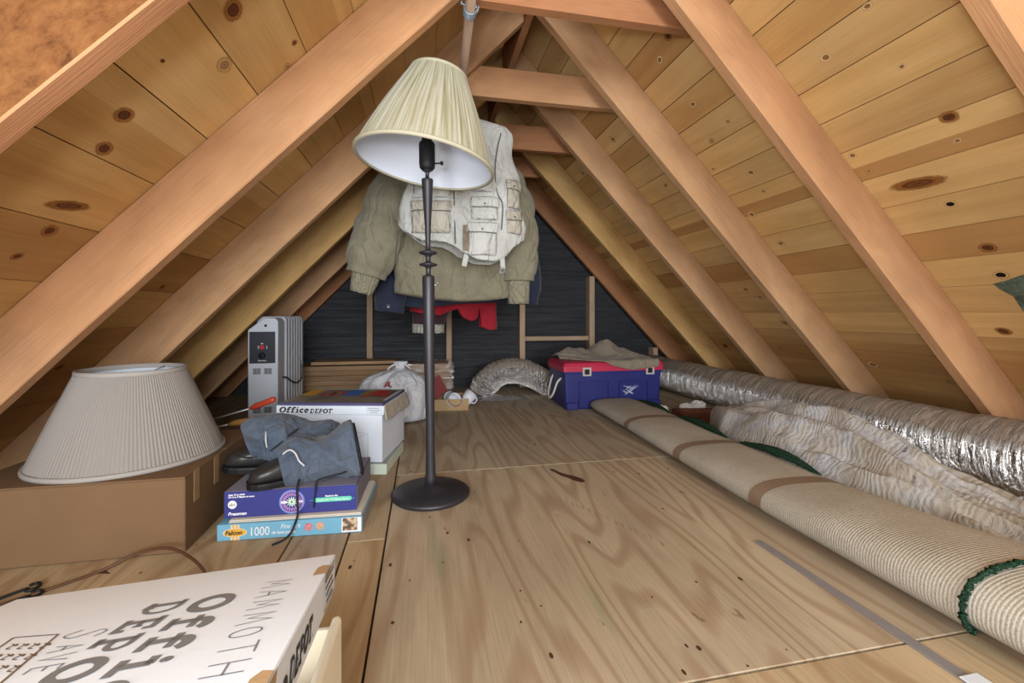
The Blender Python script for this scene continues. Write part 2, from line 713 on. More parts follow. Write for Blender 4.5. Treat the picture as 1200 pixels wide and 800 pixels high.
# nail heads, small knots and an old stain, flush with the sheets
mb.mat(2)
rr = random.Random(11)
spots = [(0.218, 0.98), (0.25, 0.92), (-0.06, 0.93), (-0.03, 1.07), (0.05, 1.13), (0.197, 0.88), (0.63, 0.93), (0.51, 0.745), (0.45, 0.70), (0.57, 0.69), (0.74, 0.92), (0.5, 0.9), (0.45, 1.15), (0.49, 1.77), (0.07, 1.28), (0.62, 1.44), (0.3, 1.74), (0.18, 1.55)]
spots += [(rr.uniform(-0.08, 1.0), rr.uniform(0.6, 3.2)) for _ in range(30)] + [(rr.uniform(-0.9, -0.15), rr.uniform(0.7, 1.3)) for _ in range(14)]
for (sx_, sy_) in spots:
    r_ = rr.uniform(0.0018, 0.0044)
    a_ = rr.uniform(1.0, 2.2)
    mb.face([mb.vert((sx_ + r_ * math.cos(2 * PI * k / 10), sy_ + r_ * a_ * math.sin(2 * PI * k / 10), 0.0004)) for k in range(10)])
for pts in ([(0.505, 1.725), (0.518, 1.722), (0.535, 1.68), (0.552, 1.655), (0.575, 1.635), (0.598, 1.60), (0.60, 1.57), (0.583, 1.562), (0.562, 1.585), (0.545, 1.62), (0.528, 1.645), (0.515, 1.685), (0.505, 1.705)],
            [(-0.79, 1.245), (-0.765, 1.262), (-0.74, 1.24), (-0.765, 1.247)]):
    mb.face([mb.vert((x, y, 0.0004)) for x, y in pts])
# rubbed stamp strokes
mb.mat(3)
for k in range(16):
    x = 0.46 + 0.012 * k
    y = 1.42 - 0.022 * k + 0.02 * rr.random()
    b_ = [mb.vert(q) for q in ((x, y, .0004), (x + .002, y, .0004), (x + .006, y + .035 * rr.random() + .008, .0004), (x + .004, y + .03, .0004))]
    mb.face(b_)
struct(mb.build('floor', [M_ply, M_gap, plain('dark wood spot', '#4a3020', 0.8, 0.2, 60), plain('faded stamp ink', '#857462', 0.8)], frame=FY))

# ------------------------------------------------------------------ roof boards (one slope each)
T_ = 1.045
XR_, XL_ = 2.64, -1.67
XM = (XR_ + XL_) / 2
ZR = (XR_ - XL_) / 2 * T_
K = math.sqrt(1 + T_ * T_)
YA, YB = -1.0, 3.93


def slope_frame(side):
    """local X along the attic, local Y down the slope, Z out of the room"""
    x = Vector((0, 1, 0))
    y = Vector((side * 1.0, 0, -T_)).normalized()
    z = x.cross(y)
    M = Matrix((x, y, z)).transposed().to_4x4()
    M.translation = Vector((XM, 0, ZR))
    return M


def on_slope(side, y, z, out=0.0):
    x = (XR_ - z / T_) if side > 0 else (XL_ + z / T_)
    n = Vector((side * T_, 0, 1.0)).normalized()
    return Vector((x, y, z)) + n * out


def roof(side, zs, tints, knots, name):
    mb = MB()
    n_out = Vector((side * T_, 0, 1.0)).normalized()
    rr = random.Random(3 if side > 0 else 5)
    for i in range(len(zs) - 1):
        za, zb = zs[i], zs[i + 1]
        tt = tints[i % len(tints)]
        subs = tt if isinstance(tt, list) else [(1.0, tt)]
        cuts = [YA, YB]
        if rr.random() < 0.35:
            cuts = [YA, rr.uniform(1.2, 3.2), YB]
        for ya, yb in zip(cuts, cuts[1:]):
            sh = rr.uniform(0.93, 1.06)
            mb.crnd = rr.random() * 3
            prev = za - 0.0011
            for fr, c in subs:
                zc = za + (zb - za) * fr
                if fr >= 1.0:
                    zc = zb + 0.0011
                mb.ccol = tuple(k * sh for k in c) + (1,)
                q = [on_slope(side, y, z, o) for o in (0, 0.019) for z in (prev, zc) for y in (ya + .0006, yb - .0006)]
                b = [mb.vert(p) for p in q]
                mb.mat(0)
                for f in ((0, 1, 3, 2), (4, 6, 7, 5), (0, 4, 5, 1), (2, 3, 7, 6), (0, 2, 6, 4), (1, 5, 7, 3)):
                    mb.face([b[k] for k in f])
                prev = zc
    # roofing felt behind the boards
    mb.mat(1)
    mb.ccol = (1, 1, 1, 1)
    q = [on_slope(side, y, z, 0.0195) for z in (zs[0], zs[-1]) for y in (YA, YB)]
    b = [mb.vert(p) for p in q]
    mb.face((b[0], b[1], b[3], b[2]))
    # knots, flush with the face of the boards
    up = Vector((-side * 1.0, 0, T_)).normalized()
    for (y, z, r, k) in knots:
        c = on_slope(side, y, z, -0.0006)
        ly = (3.6 if k == 3 else 1.25)
        mb.mat(1 + k)
        ang = rr.uniform(-.3, .3)
        cv = mb.vert(c)
        ring = []
        N = 20
        for j in range(N):
            a = 2 * PI * j / N
            u = ly * math.cos(a)
            v = math.sin(a)
            ring.append((mb.vert(c + Vector((0, 1, 0)) * r * (u * math.cos(ang) - v * math.sin(ang)) + up * r * (u * math.sin(ang) + v * math.cos(ang))), (math.cos(a), math.sin(a))))
        for j in range(N):
            a, b2 = ring[j], ring[(j + 1) % N]
            mb.face((cv, a[0], b2[0]), [(0, 0), a[1], b2[1]])
    return struct(mb.build(name, [M_board, M_gap] + M_knots, frame=slope_frame(side)))


knR = [(1.177, 1.445, 0.0163, 1), (1.024, 1.343, 0.0098, 1), (1.009, 1.488, 0.0119, 1), (1.0, 1.199, 0.0222, 2), (1.297, 1.193, 0.0152, 1), (1.016, 1.141, 0.0101, 1), (1.283, 1.137, 0.0121, 5), (1.176, 1.065, 0.0257, 3), (1.13, 0.989, 0.0168, 4), (1.736, 1.547, 0.0187, 1), (1.642, 1.441, 0.0108, 1), (1.716, 1.26, 0.019, 1), (1.888, 1.326, 0.0123, 1), (1.726, 1.183, 0.0116, 1), (1.877, 1.115, 0.0208, 1), (1.783, 1.415, 0.0155, 5), (2.268, 1.355, 0.0193, 1), (2.378, 1.636, 0.0246, 1), (2.925, 1.612, 0.0239, 1), (2.289, 2.004, 0.0139, 1), (1.728, 1.718, 0.0183, 1), (1.615, 1.747, 0.0206, 2), (1.845, 0.973, 0.0208, 1), (2.313, 0.776, 0.0205, 1), (2.25, 0.728, 0.02, 1), (2.223, 0.577, 0.0251, 1), (2.428, 0.409, 0.0273, 5), (1.871, 0.367, 0.0266, 1), (1.562, 0.323, 0.0193, 5), (1.115, 0.848, 0.0225, 2), (1.131, 0.761, 0.0201, 4), (1.234, 0.566, 0.022, 2), (1.882, 1.957, 0.0154, 1), (2.987, 0.385, 0.0261, 2)]
knL = [(1.093, 1.31, 0.0273, 2), (1.208, 1.244, 0.0232, 5), (1.126, 1.069, 0.0228, 2), (1.165, 1.005, 0.0213, 2), (1.077, 1.173, 0.006, 2), (1.38, 1.345, 0.0136, 5), (1.233, 0.886, 0.0178, 3), (1.256, 0.829, 0.0202, 2), (2.07, 0.517, 0.0191, 2), (1.905, 0.732, 0.0143, 2), (1.829, 0.443, 0.0164, 2), (1.318, 1.381, 0.0104, 2), (1.251, 0.766, 0.0133, 2), (2.1, 0.33, 0.02, 2)]
zsR = [1.113 + 0.0955 * k for k in range(11, -12, -1)] + [0.0]
zsR = [ZR - 0.01] + [z for z in zsR if z < ZR - 0.03]
zsL = [ZR - 0.01] + [z for z in [0.85 + 0.1365 * k for k in range(10, -7, -1)] if z < ZR - 0.03] + [0.0]
A_ = (0.98, 0.96, 0.93)
B_ = (1.05, 1.03, 0.98)
D_ = (0.72, 0.6, 0.5)
E_ = (0.88, 0.8, 0.7)
tR = [A_, A_, E_, B_, A_, D_, A_, E_, A_, B_, A_, [(0.55, B_), (1.0, D_)], B_, B_, D_, B_, A_, B_, [(0.5, A_), (1, E_)], D_, E_, E_, E_, E_]
tL = [E_, A_, A_, [(0.6, A_), (1.0, B_)], A_, [(0.35, B_), (1.0, A_)], [(0.3, B_), (1, E_)], A_, B_, [(0.4, A_), (1, E_)], E_, D_, E_, D_, D_, D_]
roof(1, zsR, tR, knR, 'ceiling')
roof(-1, zsL, tL, knL, 'ceiling')

# ------------------------------------------------------------------ rafters
DEP = 0.155


def rafter(side, y, label, mi, th=0.045):
    x0 = XM + side * 0.019
    xo = XR_ if side > 0 else XL_
    zt = lambda x, off: (ZR - 0.004) - T_ * abs(x - XM) - off * K
    xe_o = xo - side * 0.006 / T_
    xe_i = xo - side * (DEP * K / T_ + 0.006 / T_)
    poly = [(x0, zt(x0, 0)), (xe_o, 0.003), (xe_i, 0.003), (x0, zt(x0, DEP))]
    M = Matrix.Identity(4)
    X = Vector((side, 0, -T_)).normalized()
    Y = Vector((0, 1, 0))
    Z = X.cross(Y)
    M = Matrix((X, Y, Z)).transposed().to_4x4()
    M.translation = Vector((x0, y, zt(x0, DEP / 2)))
    rr = random.Random(int(y * 1000) + side)
    mb = MB()
    # long faces cut into stations so that the sawn edges wander a little
    N = 26
    rings = []
    for k in range(N + 1):
        t = k / N
        po = Vector((poly[0][0] + (poly[1][0] - poly[0][0]) * t, 0, poly[0][1] + (poly[1][1] - poly[0][1]) * t))
        pi = Vector((poly[3][0] + (poly[2][0] - poly[3][0]) * t, 0, poly[3][1] + (poly[2][1] - poly[3][1]) * t))
        w = 0.0016 if 0 < k < N else 0
        j = lambda s: w * noise.noise(Vector((k * 0.55, y * 7, s)))
        e = 0.003
        inn = (po - pi).normalized()
        a, b = y, y + th
        pi2 = pi + inn * (j(1) + 0.0005)
        rings.append([po + Vector((0, a, 0)), po + Vector((0, b, 0)), pi2 + inn * e + Vector((0, b + j(2), 0)), pi2 + Vector((0, b - e + j(2), 0)), pi2 + Vector((0, a + e + j(3), 0)), pi2 + inn * e + Vector((0, a + j(3), 0))])
    mb.rings(rings)
    if mi == 4:
        mb.mi = [1 if k < 6 * N and k % 6 in (2, 3, 4) else 0 for k in range(len(mb.f))]
    o = mb.build('rafter', [M_raf[mi], M_raf[2]], frame=M)
    return tag(o, label, 'rafter', 'roof rafters')


rafter(1, 0.714, 'nearest rafter on the right, cut off by the top right corner', 0)
rafter(1, 1.327, 'wide orange-brown rafter on the right, second from the camera, with splintered lower edge', 0)
rafter(1, 1.923, 'third rafter from the camera on the right slope', 1)
rafter(1, 2.517, 'fourth rafter from the camera on the right slope', 1)
rafter(1, 3.100, 'knotty yellowish rafter on the right, fifth from the camera', 3)
rafter(1, 3.677, 'dark rafter against the black end wall on the right', 2)
rafter(-1, 0.758, 'nearest rafter on the left, rough bright side across the top left corner', 4)
rafter(-1, 1.387, 'broad orange rafter on the left, second from the camera', 0)
rafter(-1, 2.021, 'third rafter from the camera on the left slope, above the white lampshade', 1)
rafter(-1, 2.590, 'yellowish rafter on the left behind the heater, fourth from the camera', 3)
rafter(-1, 3.180, 'fifth rafter from the camera on the left slope', 1)
rafter(-1, 3.700, 'last rafter on the left against the black end wall', 2)

# ridge
FYr = Matrix.Translation((XM, 1.0, ZR - 0.12)) @ FY
mb = MB()
mb.box((XM - 0.017, -0.9, ZR - 0.25), (XM + 0.017, 3.83, ZR - 0.03), 0.002)
o = mb.build('ridge_board', M_raf[2], frame=FYr)
tag(o, 'dark reddish ridge board running along the peak of the roof', 'beam')


def collar_tie(y, z0, z1, label, mi, th=0.04):
    """cut to the roof slope at both ends, nailed to the near face of the rafter pair"""
    g = 0.01
    xa0 = XL_ + z0 / T_ + g
    xa1 = XL_ + z1 / T_ + g
    xb0 = XR_ - z0 / T_ - g
    xb1 = XR_ - z1 / T_ - g
    mb = MB()
    mb.prism([(xa0, z0), (xb0, z0), (xb1, z1), (xa1, z1)], y, y + th, 0.002)
    o = mb.build('collar_tie', M_raf[mi], frame=Matrix.Translation((XM, y, (z0 + z1) / 2)))
    return tag(o, label, 'beam', 'collar ties')


collar_tie(1.433, 1.655, 1.80, 'collar tie nearest the camera, crossing at the top of the picture', 2)
collar_tie(2.067, 1.655, 1.80, 'second collar tie, just right of the top of the cream lampshade', 0)
collar_tie(2.636, 1.635, 1.785, 'third collar tie, behind the white vest shoulder', 2)
collar_tie(3.226, 1.66, 1.80, 'fourth collar tie, farthest one still lit', 2)

# ------------------------------------------------------------------ end wall
t = NT('black felt paper')
co = t.coord('Object')
w1 = t.noise(t.mapping(co, (2.2, 2.2, 26)), 1.0, 4, 0.6, 1.2)
t.setc(t.ramp(w1, [(0.3, '#232429'), (0.55, '#2d2e33'), (0.8, '#3c3d42')]))
t.p(Roughness=0.62, Specular_IOR_Level=0.35)
t.bump(w1, 0.7, 0.02)
M_felt = t.m
mb = MB()
yb = 3.79
mb.prism([(XL_, 0.0), (XR_, 0.0), (XM, ZR)], yb, yb + 0.03, 0, 'Y')
struct(mb.build('wall_back', M_felt))


def stud(x0, x1, ztop, label, y0=3.70, z0=0.0, ang=0.0):
    mb = MB()
    mb.box((0, -0.02, -(x1 - x0) / 2), (ztop - z0, 0.068, (x1 - x0) / 2), 0.002)
    X = Vector((0, 0, 1))
    Y = Vector((0, 1, 0))
    M = Matrix((X, Y, X.cross(Y))).transposed().to_4x4()
    M.translation = Vector(((x0 + x1) / 2, y0 + 0.02, z0))
    mb.T = None
    o = mb.build('wall_stud', M_end)
    o.matrix_world = M
    MW[o.name] = M
    return tag(o, label, 'stud', 'end wall studs')


zin = lambda x: ZR - T_ * abs(x - XM) - DEP * K - 0.004
stud(-0.440, -0.396, 0.80, 'wall stud left of the lamp, under the olive jacket cuff')
stud(0.193, 0.238, 0.95, 'wall stud just right of the lamp pole, below the red garment')
stud(0.818, 0.865, 1.55, 'wall stud behind the foil duct elbow')
stud(1.452, 1.500, zin(1.50) - 0.0, 'wall stud behind the blue and red tub')
stud(2.07, 2.115, zin(2.115), 'short wall stud at the right end of the tub')
mb = MB()
mb.box((0.868, 3.715, 0.395), (1.449, 3.787, 0.432), 0.002)
o = mb.build('wall_brace', M_end, frame=Matrix.Translation((1.1, 3.74, 0.41)))
tag(o, 'horizontal wooden brace between two wall studs, above the tub', 'brace')

# grey-green torn roofing showing through broken boards on the right
t = NT('torn green roofing')
nz = t.noise(t.coord('Object'), 30.0, 5, 0.7, 0.6)
t.setc(t.ramp(nz, [(0.3, '#3c4440'), (0.5, '#5f7266'), (0.7, '#7c8c80')]))
t.p(Roughness=0.8)
t.bump(nz, 0.8, 0.02)
mb = MB()
pts = [(1.166, 0.735), (1.13, 0.742), (1.08, 0.757), (1.0, 0.765), (0.96, 0.66), (0.98, 0.55), (1.06, 0.585), (1.10, 0.572), (1.115, 0.61), (1.14, 0.64), (1.138, 0.69), (1.16, 0.715)]
c = on_slope(1, 1.06, 0.67, -0.012)
ci = mb.vert(c)
ri = [mb.vert(on_slope(1, y, z, -0.0015)) for y, z in pts]
for k in range(len(ri)):
    mb.face((ci, ri[k], ri[(k + 1) % len(ri)]))
o = mb.build('roofing_flap', t.m, frame=slope_frame(1))
tag(o, 'torn grey-green flap of roofing poking through the right roof boards', 'roofing')

# ------------------------------------------------------------------ object materials
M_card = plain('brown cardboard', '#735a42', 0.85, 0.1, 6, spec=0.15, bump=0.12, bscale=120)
M_card2 = plain('tan cardboard', '#a68b68', 0.85, 0.1, 8, spec=0.15, bump=0.1, bscale=120)
M_tape = plain('brown tape', '#a08362', 0.35, 0.1, 20, spec=0.5)
M_white = plain('white board', '#d3dbe6', 0.7, 0.04, 8, spec=0.25, bump=0.04, bscale=90)
M_cream = plain('cream board', '#d6cab2', 0.75, 0.06, 10, spec=0.2)
M_wpaint = plain('white printed ink', '#e6e6ea', 0.5, 0.02)
M_black = plain('black ink', '#26262a', 0.6, 0.05)
M_greyink = plain('grey ink', '#717274', 0.65, 0.12, 40)
M_pencil = plain('pencil grey', '#77777c', 0.7, 0.1)
M_brownink = plain('brown ink', '#6d5840', 0.7, 0.1)
M_iron = plain('dark iron', '#35343a', 0.42, 0.15, 30, spec=0.5, metal=0.35, bump=0.05, bscale=200)
M_wire = plain('galvanised wire', '#8d97a2', 0.4, 0.1, 40, metal=0.8)
M_whitewire = plain('white coated wire', '#e2e4ea', 0.4, 0.03)
M_rubber = plain('black rubber', '#2b2a2a', 0.38, 0.2, 25, spec=0.5, bump=0.1, bscale=80)
M_dark = plain('near black', '#141416', 0.6)

# ------------------------------------------------------------------ floor lamp
LX, LY = 0.028, 1.558
lamp = thing('floor_lamp', (LX, LY, 0), 'tall dark iron floor lamp with tilted pleated cream shade standing mid floor', 'lamp')
lean = Matrix.Shear('XY', 4, (0, 0)) if False else Matrix(((1, 0, -0.011, 0), (0, 1, 0, 0), (0, 0, 1, 0), (0, 0, 0, 1)))
mb = MB().smooth()
mb.lathe([(0.0, 0.0), (0.128, 0.0), (0.134, 0.006), (0.134, 0.013), (0.126, 0.019), (0.09, 0.026), (0.04, 0.034), (0.022, 0.042), (0.0, 0.043)], 64)
mb.build('base', M_iron, lamp)
mb = MB().smooth()
mb.T = lean
mb.lathe([(0.019, 0.036), (0.0195, 0.06), (0.0175, 0.075), (0.0155, 0.15), (0.0155, 0.3), (0.018, 0.45), (0.0205, 0.62), (0.021, 0.755), (0.0195, 0.762), (0.012, 0.763), (0.0085, 0.768), (0.0085, 0.785), (0.012, 0.792),
          (0.030, 0.797), (0.0315, 0.800), (0.030, 0.803), (0.012, 0.808), (0.0085, 0.813), (0.0085, 0.826), (0.012, 0.832), (0.030, 0.838), (0.0315, 0.841), (0.030, 0.844), (0.012, 0.85), (0.009, 0.856), (0.0085, 0.87),
          (0.0105, 0.93), (0.0145, 1.0), (0.0195, 1.085), (0.0205, 1.092), (0.019, 1.096), (0.007, 1.097), (0.0065, 1.118), (0.011, 1.122), (0.018, 1.126), (0.018, 1.13), (0.0, 1.13)], 36)
mb.build('pole', M_iron, lamp)
mb = MB().smooth()
mb.T = lean
mb.lathe([(0.0, 1.125), (0.018, 1.126), (0.026, 1.136), (0.0275, 1.15), (0.0275, 1.218), (0.024, 1.224), (0.018, 1.226), (0.018, 1.26), (0.0, 1.262)], 32)
sk = mb.build('socket', M_dark, lamp)
mb = MB().smooth()
mb.T = lean
mb.tube([(0.026, -0.008, 1.15), (0.046, -0.014, 1.15)], 0.0028, 8)
mb.tube([(0.044, -0.0135, 1.15), (0.047, -0.0145, 1.15), (0.052, -0.016, 1.15), (0.054, -0.0165, 1.15)], [0.004, 0.007, 0.007, 0.004], 12)
mb.build('switch_knob', M_dark, sk)

t = NT('pleated cream silk')
uv = t.coord('UV')
st = t.noise(t.mapping(uv, (120, 0.9, 1)), 1.0, 3, 0.6, 0.1)
c = t.ramp(st, [(0.3, '#7a744c'), (0.42, '#999474'), (0.52, '#aeab97'), (0.8, '#b9b7a9')])
t.setc(c)
t.p(Roughness=0.7, Specular_IOR_Level=0.25, Sheen_Weight=0.2)
t.bump(st, 0.4, 0.006)
M_silk = t.m
M_trim = plain('cream trim', '#b4af98', 0.7, 0.06)
M_lining = plain('white shade lining', '#dfe6f3', 0.75, 0.02)
SM = Matrix.Translation((-0.019, 0, 1.148)) @ Matrix.Rotation(R(8.5), 4, 'Y') @ Matrix.Rotation(R(-1.5), 4, 'X')
HS = 0.315
RB, RT = 0.236, 0.098


def shade_r(z):
    u = z / HS
    return RB + (RT - RB) * u + 0.012 * math.sin(PI * u) * 0.5


mb = MB().smooth()
mb.T = SM
nseg, nh = 420, 10
rp = [random.uniform(0.5, 1.4) for _ in range(96)]
base = 0
idx = []
for i in range(nh + 1):
    row = []
    z = HS * i / nh
    for k in range(nseg + 1):
        th = 2 * PI * k / nseg
        ph = th / (2 * PI) * 84 + 0.25 * noise.noise(Vector((math.cos(th) * 3, math.sin(th) * 3, z * 3)))
        a = rp[int(ph) % 96]
        r = shade_r(z) + 0.0022 * a * math.sin(2 * PI * ph) * (0.6 + 0.4 * i / nh)
        row.append(mb.vert((r * math.cos(th), r * math.sin(th), z)))
    idx.append(row)
for i in range(nh):
    for k in range(nseg):
        mb.face((idx[i][k], idx[i][k + 1], idx[i + 1][k + 1], idx[i + 1][k]), [(k / nseg, i / nh), ((k + 1) / nseg, i / nh), ((k + 1) / nseg, (i + 1) / nh), (k / nseg, (i + 1) / nh)])
shade = mb.build('lamp_shade', M_silk, lamp)
mb = MB().smooth()
mb.T = SM
mb.lathe([(shade_r(HS * k / 8) - 0.0045, HS * k / 8) for k in range(9)], 72, cap0=False, cap1=False)
mb.build('lining', M_lining, shade)
for z, r, h in ((0.0, RB + 0.001, 0.006), (HS, RT + 0.001, 0.005)):
    mb = MB().smooth()
    mb.T = SM
    mb.lathe([(r - 0.006, z - h), (r + 0.003, z - h), (r + 0.004, z), (r + 0.003, z + h * .8), (r - 0.006, z + h * .8), (r - 0.006, z - h)], 72, cap0=False, cap1=False)
    mb.build('trim_band', M_trim, shade)
mb = MB().smooth()
mb.T = SM
for k in range(3):
    th = R(25 + 120 * k)
    mb.tube([(0.01 * math.cos(th), 0.01 * math.sin(th), HS - 0.02), (RT * math.cos(th), RT * math.sin(th), HS - 0.004)], 0.0018, 6)
mb.lathe([(0.0, HS - 0.024), (0.012, HS - 0.024), (0.012, HS - 0.016), (0.006, HS - 0.014), (0.008, HS + 0.004), (0.0, HS + 0.012)], 16)
for s in (-1, 1):
    mb.tube(spline([(0.02 * s, 0, 0.09), (0.05 * s, 0, 0.14), (0.05 * s, 0, 0.22), (0.006 * s, 0, HS - 0.02)], 6), 0.0022, 6)
mb.build('harp', M_wire, lamp)

# ------------------------------------------------------------------ big cardboard box with white shade
box = thing('cardboard_box', (-0.87, 1.55, 0), 'large brown cardboard box under the loose white lampshade', 'box')
mb = MB().box((-1.14, 1.31, 0.001), (-0.614, 1.81, 0.196), 0.003)
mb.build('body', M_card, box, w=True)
for y0, y1 in ((1.309, 1.558), (1.561, 1.811)):
    mb = MB().box((-1.141, y0, 0.1962), (-0.613, y1, 0.2002), 0.0012)
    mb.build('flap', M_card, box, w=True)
for y0, z0 in ((1.355, 0.115), (1.475, 0.118)):
    mb = MB().box((-0.6138, y0, z0), (-0.6124, y0 + 0.03, 0.2), 0.0003)
    mb.build('tape', M_tape, box, w=True)

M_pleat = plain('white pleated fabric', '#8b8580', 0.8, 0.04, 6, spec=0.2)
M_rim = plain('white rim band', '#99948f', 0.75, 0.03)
CX, CY, CZ = -0.862, 1.545, 0.2012
ls = thing('lamp_shade', (CX, CY, CZ), 'wide white pleated lampshade sitting without a lamp on the cardboard box', 'lampshade')
HB, RB2, RT2 = 0.262, 0.232, 0.128
mb = MB().smooth()
nrib = 150
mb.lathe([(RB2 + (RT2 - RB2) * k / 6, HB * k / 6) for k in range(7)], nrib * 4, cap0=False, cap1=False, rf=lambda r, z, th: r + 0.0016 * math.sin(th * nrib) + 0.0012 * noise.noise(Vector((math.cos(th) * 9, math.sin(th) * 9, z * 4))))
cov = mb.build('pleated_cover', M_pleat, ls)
mb = MB().smooth()
mb.lathe([(RB2 + (RT2 - RB2) * k / 4 - 0.004, HB * k / 4) for k in range(5)], 72, cap0=False, cap1=False)
mb.build('lining', M_lining, ls)
for z, r, h, sgn in ((0.006, RB2, 0.006, 1), (HB - 0.004, RT2 + 0.002, 0.007, 1)):
    mb = MB().smooth()
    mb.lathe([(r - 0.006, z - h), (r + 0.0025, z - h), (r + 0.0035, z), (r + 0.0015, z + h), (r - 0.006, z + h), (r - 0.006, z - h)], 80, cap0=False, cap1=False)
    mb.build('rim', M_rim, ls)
mb = MB().smooth()
for k in range(3):
    th = R(80 + 120 * k)
    mb.tube([(0.014 * math.cos(th), 0.014 * math.sin(th), HB - 0.03), ((RT2 - .003) * math.cos(th), (RT2 - .003) * math.sin(th), HB - 0.006)], 0.0016, 6)
mb.lathe([(0.009, HB - 0.033), (0.015, HB - 0.033), (0.015, HB - 0.027), (0.009, HB - 0.027), (0.009, HB - 0.033)], 20, cap0=False, cap1=False)
mb.build('spider', M_wire, ls)

# ------------------------------------------------------------------ stacked puzzle and game
M_sky = plain('light blue printed card', '#6fa9c6', 0.55, 0.06, 9)
M_yel = plain('yellow print', '#d9a83c', 0.55, 0.05)
M_redp = plain('red print', '#b8343c', 0.55, 0.15, 60)
M_orange = plain('orange print', '#d49a78', 0.55, 0.2, 90)
M_greyside = plain('grey box side', '#8e8c88', 0.7, 0.1, 12)
M_navy = plain('purple navy card', '#34397f', 0.5, 0.1, 10)
M_navytop = plain('dusty purple card', '#7d7a88', 0.65, 0.08, 6)
M_pink = plain('pink print', '#b68ac4', 0.55, 0.1)
M_aqua = plain('aqua print', '#62c8ae', 0.5, 0.05)
M_glow = plain('pale blue print', '#5f86c8', 0.55, 0.08)
M_mint = plain('pale mint print', '#cfe6d0', 0.55, 0.05)

t = NT('small painting print')
t.setc(t.ramp(t.noise(t.coord('Object'), 70.0, 2, 0.5), [(0.3, '#3c3428'), (0.48, '#7a6650'), (0.58, '#c0a68e'), (0.75, '#d8cdbc')]))
M_paint = t.m


def flatquad(mb, x0, y0, x1, y1, z=0.0):
    b = [mb.vert(p) for p in ((x0, y0, z), (x1, y0, z), (x1, y1, z), (x0, y1, z))]
    mb.face(b)


def disc(mb, cx, cy, r, n=28, z=0.0, ry=None):
    ry = ry or r
    mb.face([mb.vert((cx + r * math.cos(2 * PI * k / n), cy + ry * math.sin(2 * PI * k / n), z)) for k in range(n)])


PW, PH, PD = 0.386, 0.046, 0.262
pz = thing('puzzle_box', (-0.557, 1.355, 0), 'light blue jigsaw puzzle box at the bottom of the stack, on the floor', 'puzzle', rotz=R(-3.3))
mb = MB()
mb.box((0, 0, 0.001), (PW, PD, PH), 0.0015)
body = mb.build('box', M_sky, pz)
mb = MB()
mb.box((PW + 0.0002, 0.003, 0.002), (PW + 0.0008, PD - 0.003, PH - 0.001))
mb.build('side_panel', M_greyside, body)
FR = Matrix(((1, 0, 0, 0), (0, 0, -1, 0), (0, 1, 0, 0), (0, 0, 0, 1)))   # text x -> x, text y -> z, normal -> -y


def front(y, z=0.0):
    return Matrix.Translation((0, y, z)) @ FR


mb = MB()
mb.T = front(-0.0006)
for x0, x1 in ((0.036, 0.0405), (0.0445, 0.050), (0.054, 0.0585)):
    mb.mat(0)
    flatquad(mb, x0, 0.002, x1, PH - 0.001)
mb.mat(1)
flatquad(mb, 0.0405, 0.002, 0.0445, PH - 0.001)
flatquad(mb, 0.050, 0.002, 0.054, PH - 0.001)
mb.mat(0)
disc(mb, 0.047, 0.023, 0.0315, 36, 0.0002, 0.0125)
mb.mat(1)
disc(mb, 0.047, 0.023, 0.0285, 36, 0.0004, 0.0105)
mb.build('emblem', [M_cream, M_yel], pz)
tx = Matrix.Translation((0, 0, 0))
font_text('Falcon', 0.0165, front(-0.0012) @ Matrix.Translation((0.0215, 0.0175, 0)), 'lettering', M_black, pz, w=False, bold=0.0006, shear=0.15, sx=1.02)
font_text('1000', 0.035, front(-0.0008) @ Matrix.Translation((0.083, 0.011, 0)), 'lettering', M_wpaint, pz, w=False, sx=0.78)
font_text('Fine Art', 0.0185, front(-0.0008) @ Matrix.Translation((0.165, 0.0262, 0)), 'lettering', M_wpaint, pz, w=False, shear=0.3, sx=0.85)
font_text('de luxe puzzle', 0.0125, front(-0.0008) @ Matrix.Translation((0.142, 0.0125, 0)), 'lettering', M_wpaint, pz, w=False, bold=0.0002, shear=0.15, sx=0.88)
mb = MB()
mb.T = front(-0.0006)
mb.mat(0)
disc(mb, 0.240, 0.026, 0.0115)
mb.mat(1)
disc(mb, 0.271, 0.027, 0.0115)
M_pic1 = plain('pink picture print', '#c8848c', 0.55, 0.45, 160)
M_pic2 = plain('peach picture print', '#cfa78c', 0.55, 0.45, 160)
mb.build('picture', [M_pic1, M_pic2], pz)
mb = MB()
mb.T = front(-0.0006)
mb.mat(2)
flatquad(mb, 0.330, 0.0045, PW - 0.002, PH - 0.001)
mb.mat(3)
flatquad(mb, 0.333, 0.0085, 0.3735, PH - 0.002, 0.0003)
mb.build('picture', [M_redp, M_orange, M_wpaint, M_paint], pz)

M_page = plain('off white board edge', '#cfc8bc', 0.75, 0.05)
gb = thing('game_board', (-0.53, 1.361, PH + 0.0005), 'thin white folded game board between the blue puzzle box and the purple game', 'board', rotz=R(-3.0))
mb = MB().box((0, 0, 0), (0.356, 0.25, 0.0032), 0.0008)
mb.build('leaf', M_page, gb)
mb = MB().box((0.001, 0.002, 0.0036), (0.355, 0.25, 0.0068), 0.0008)
mb.build('leaf', M_page, gb)

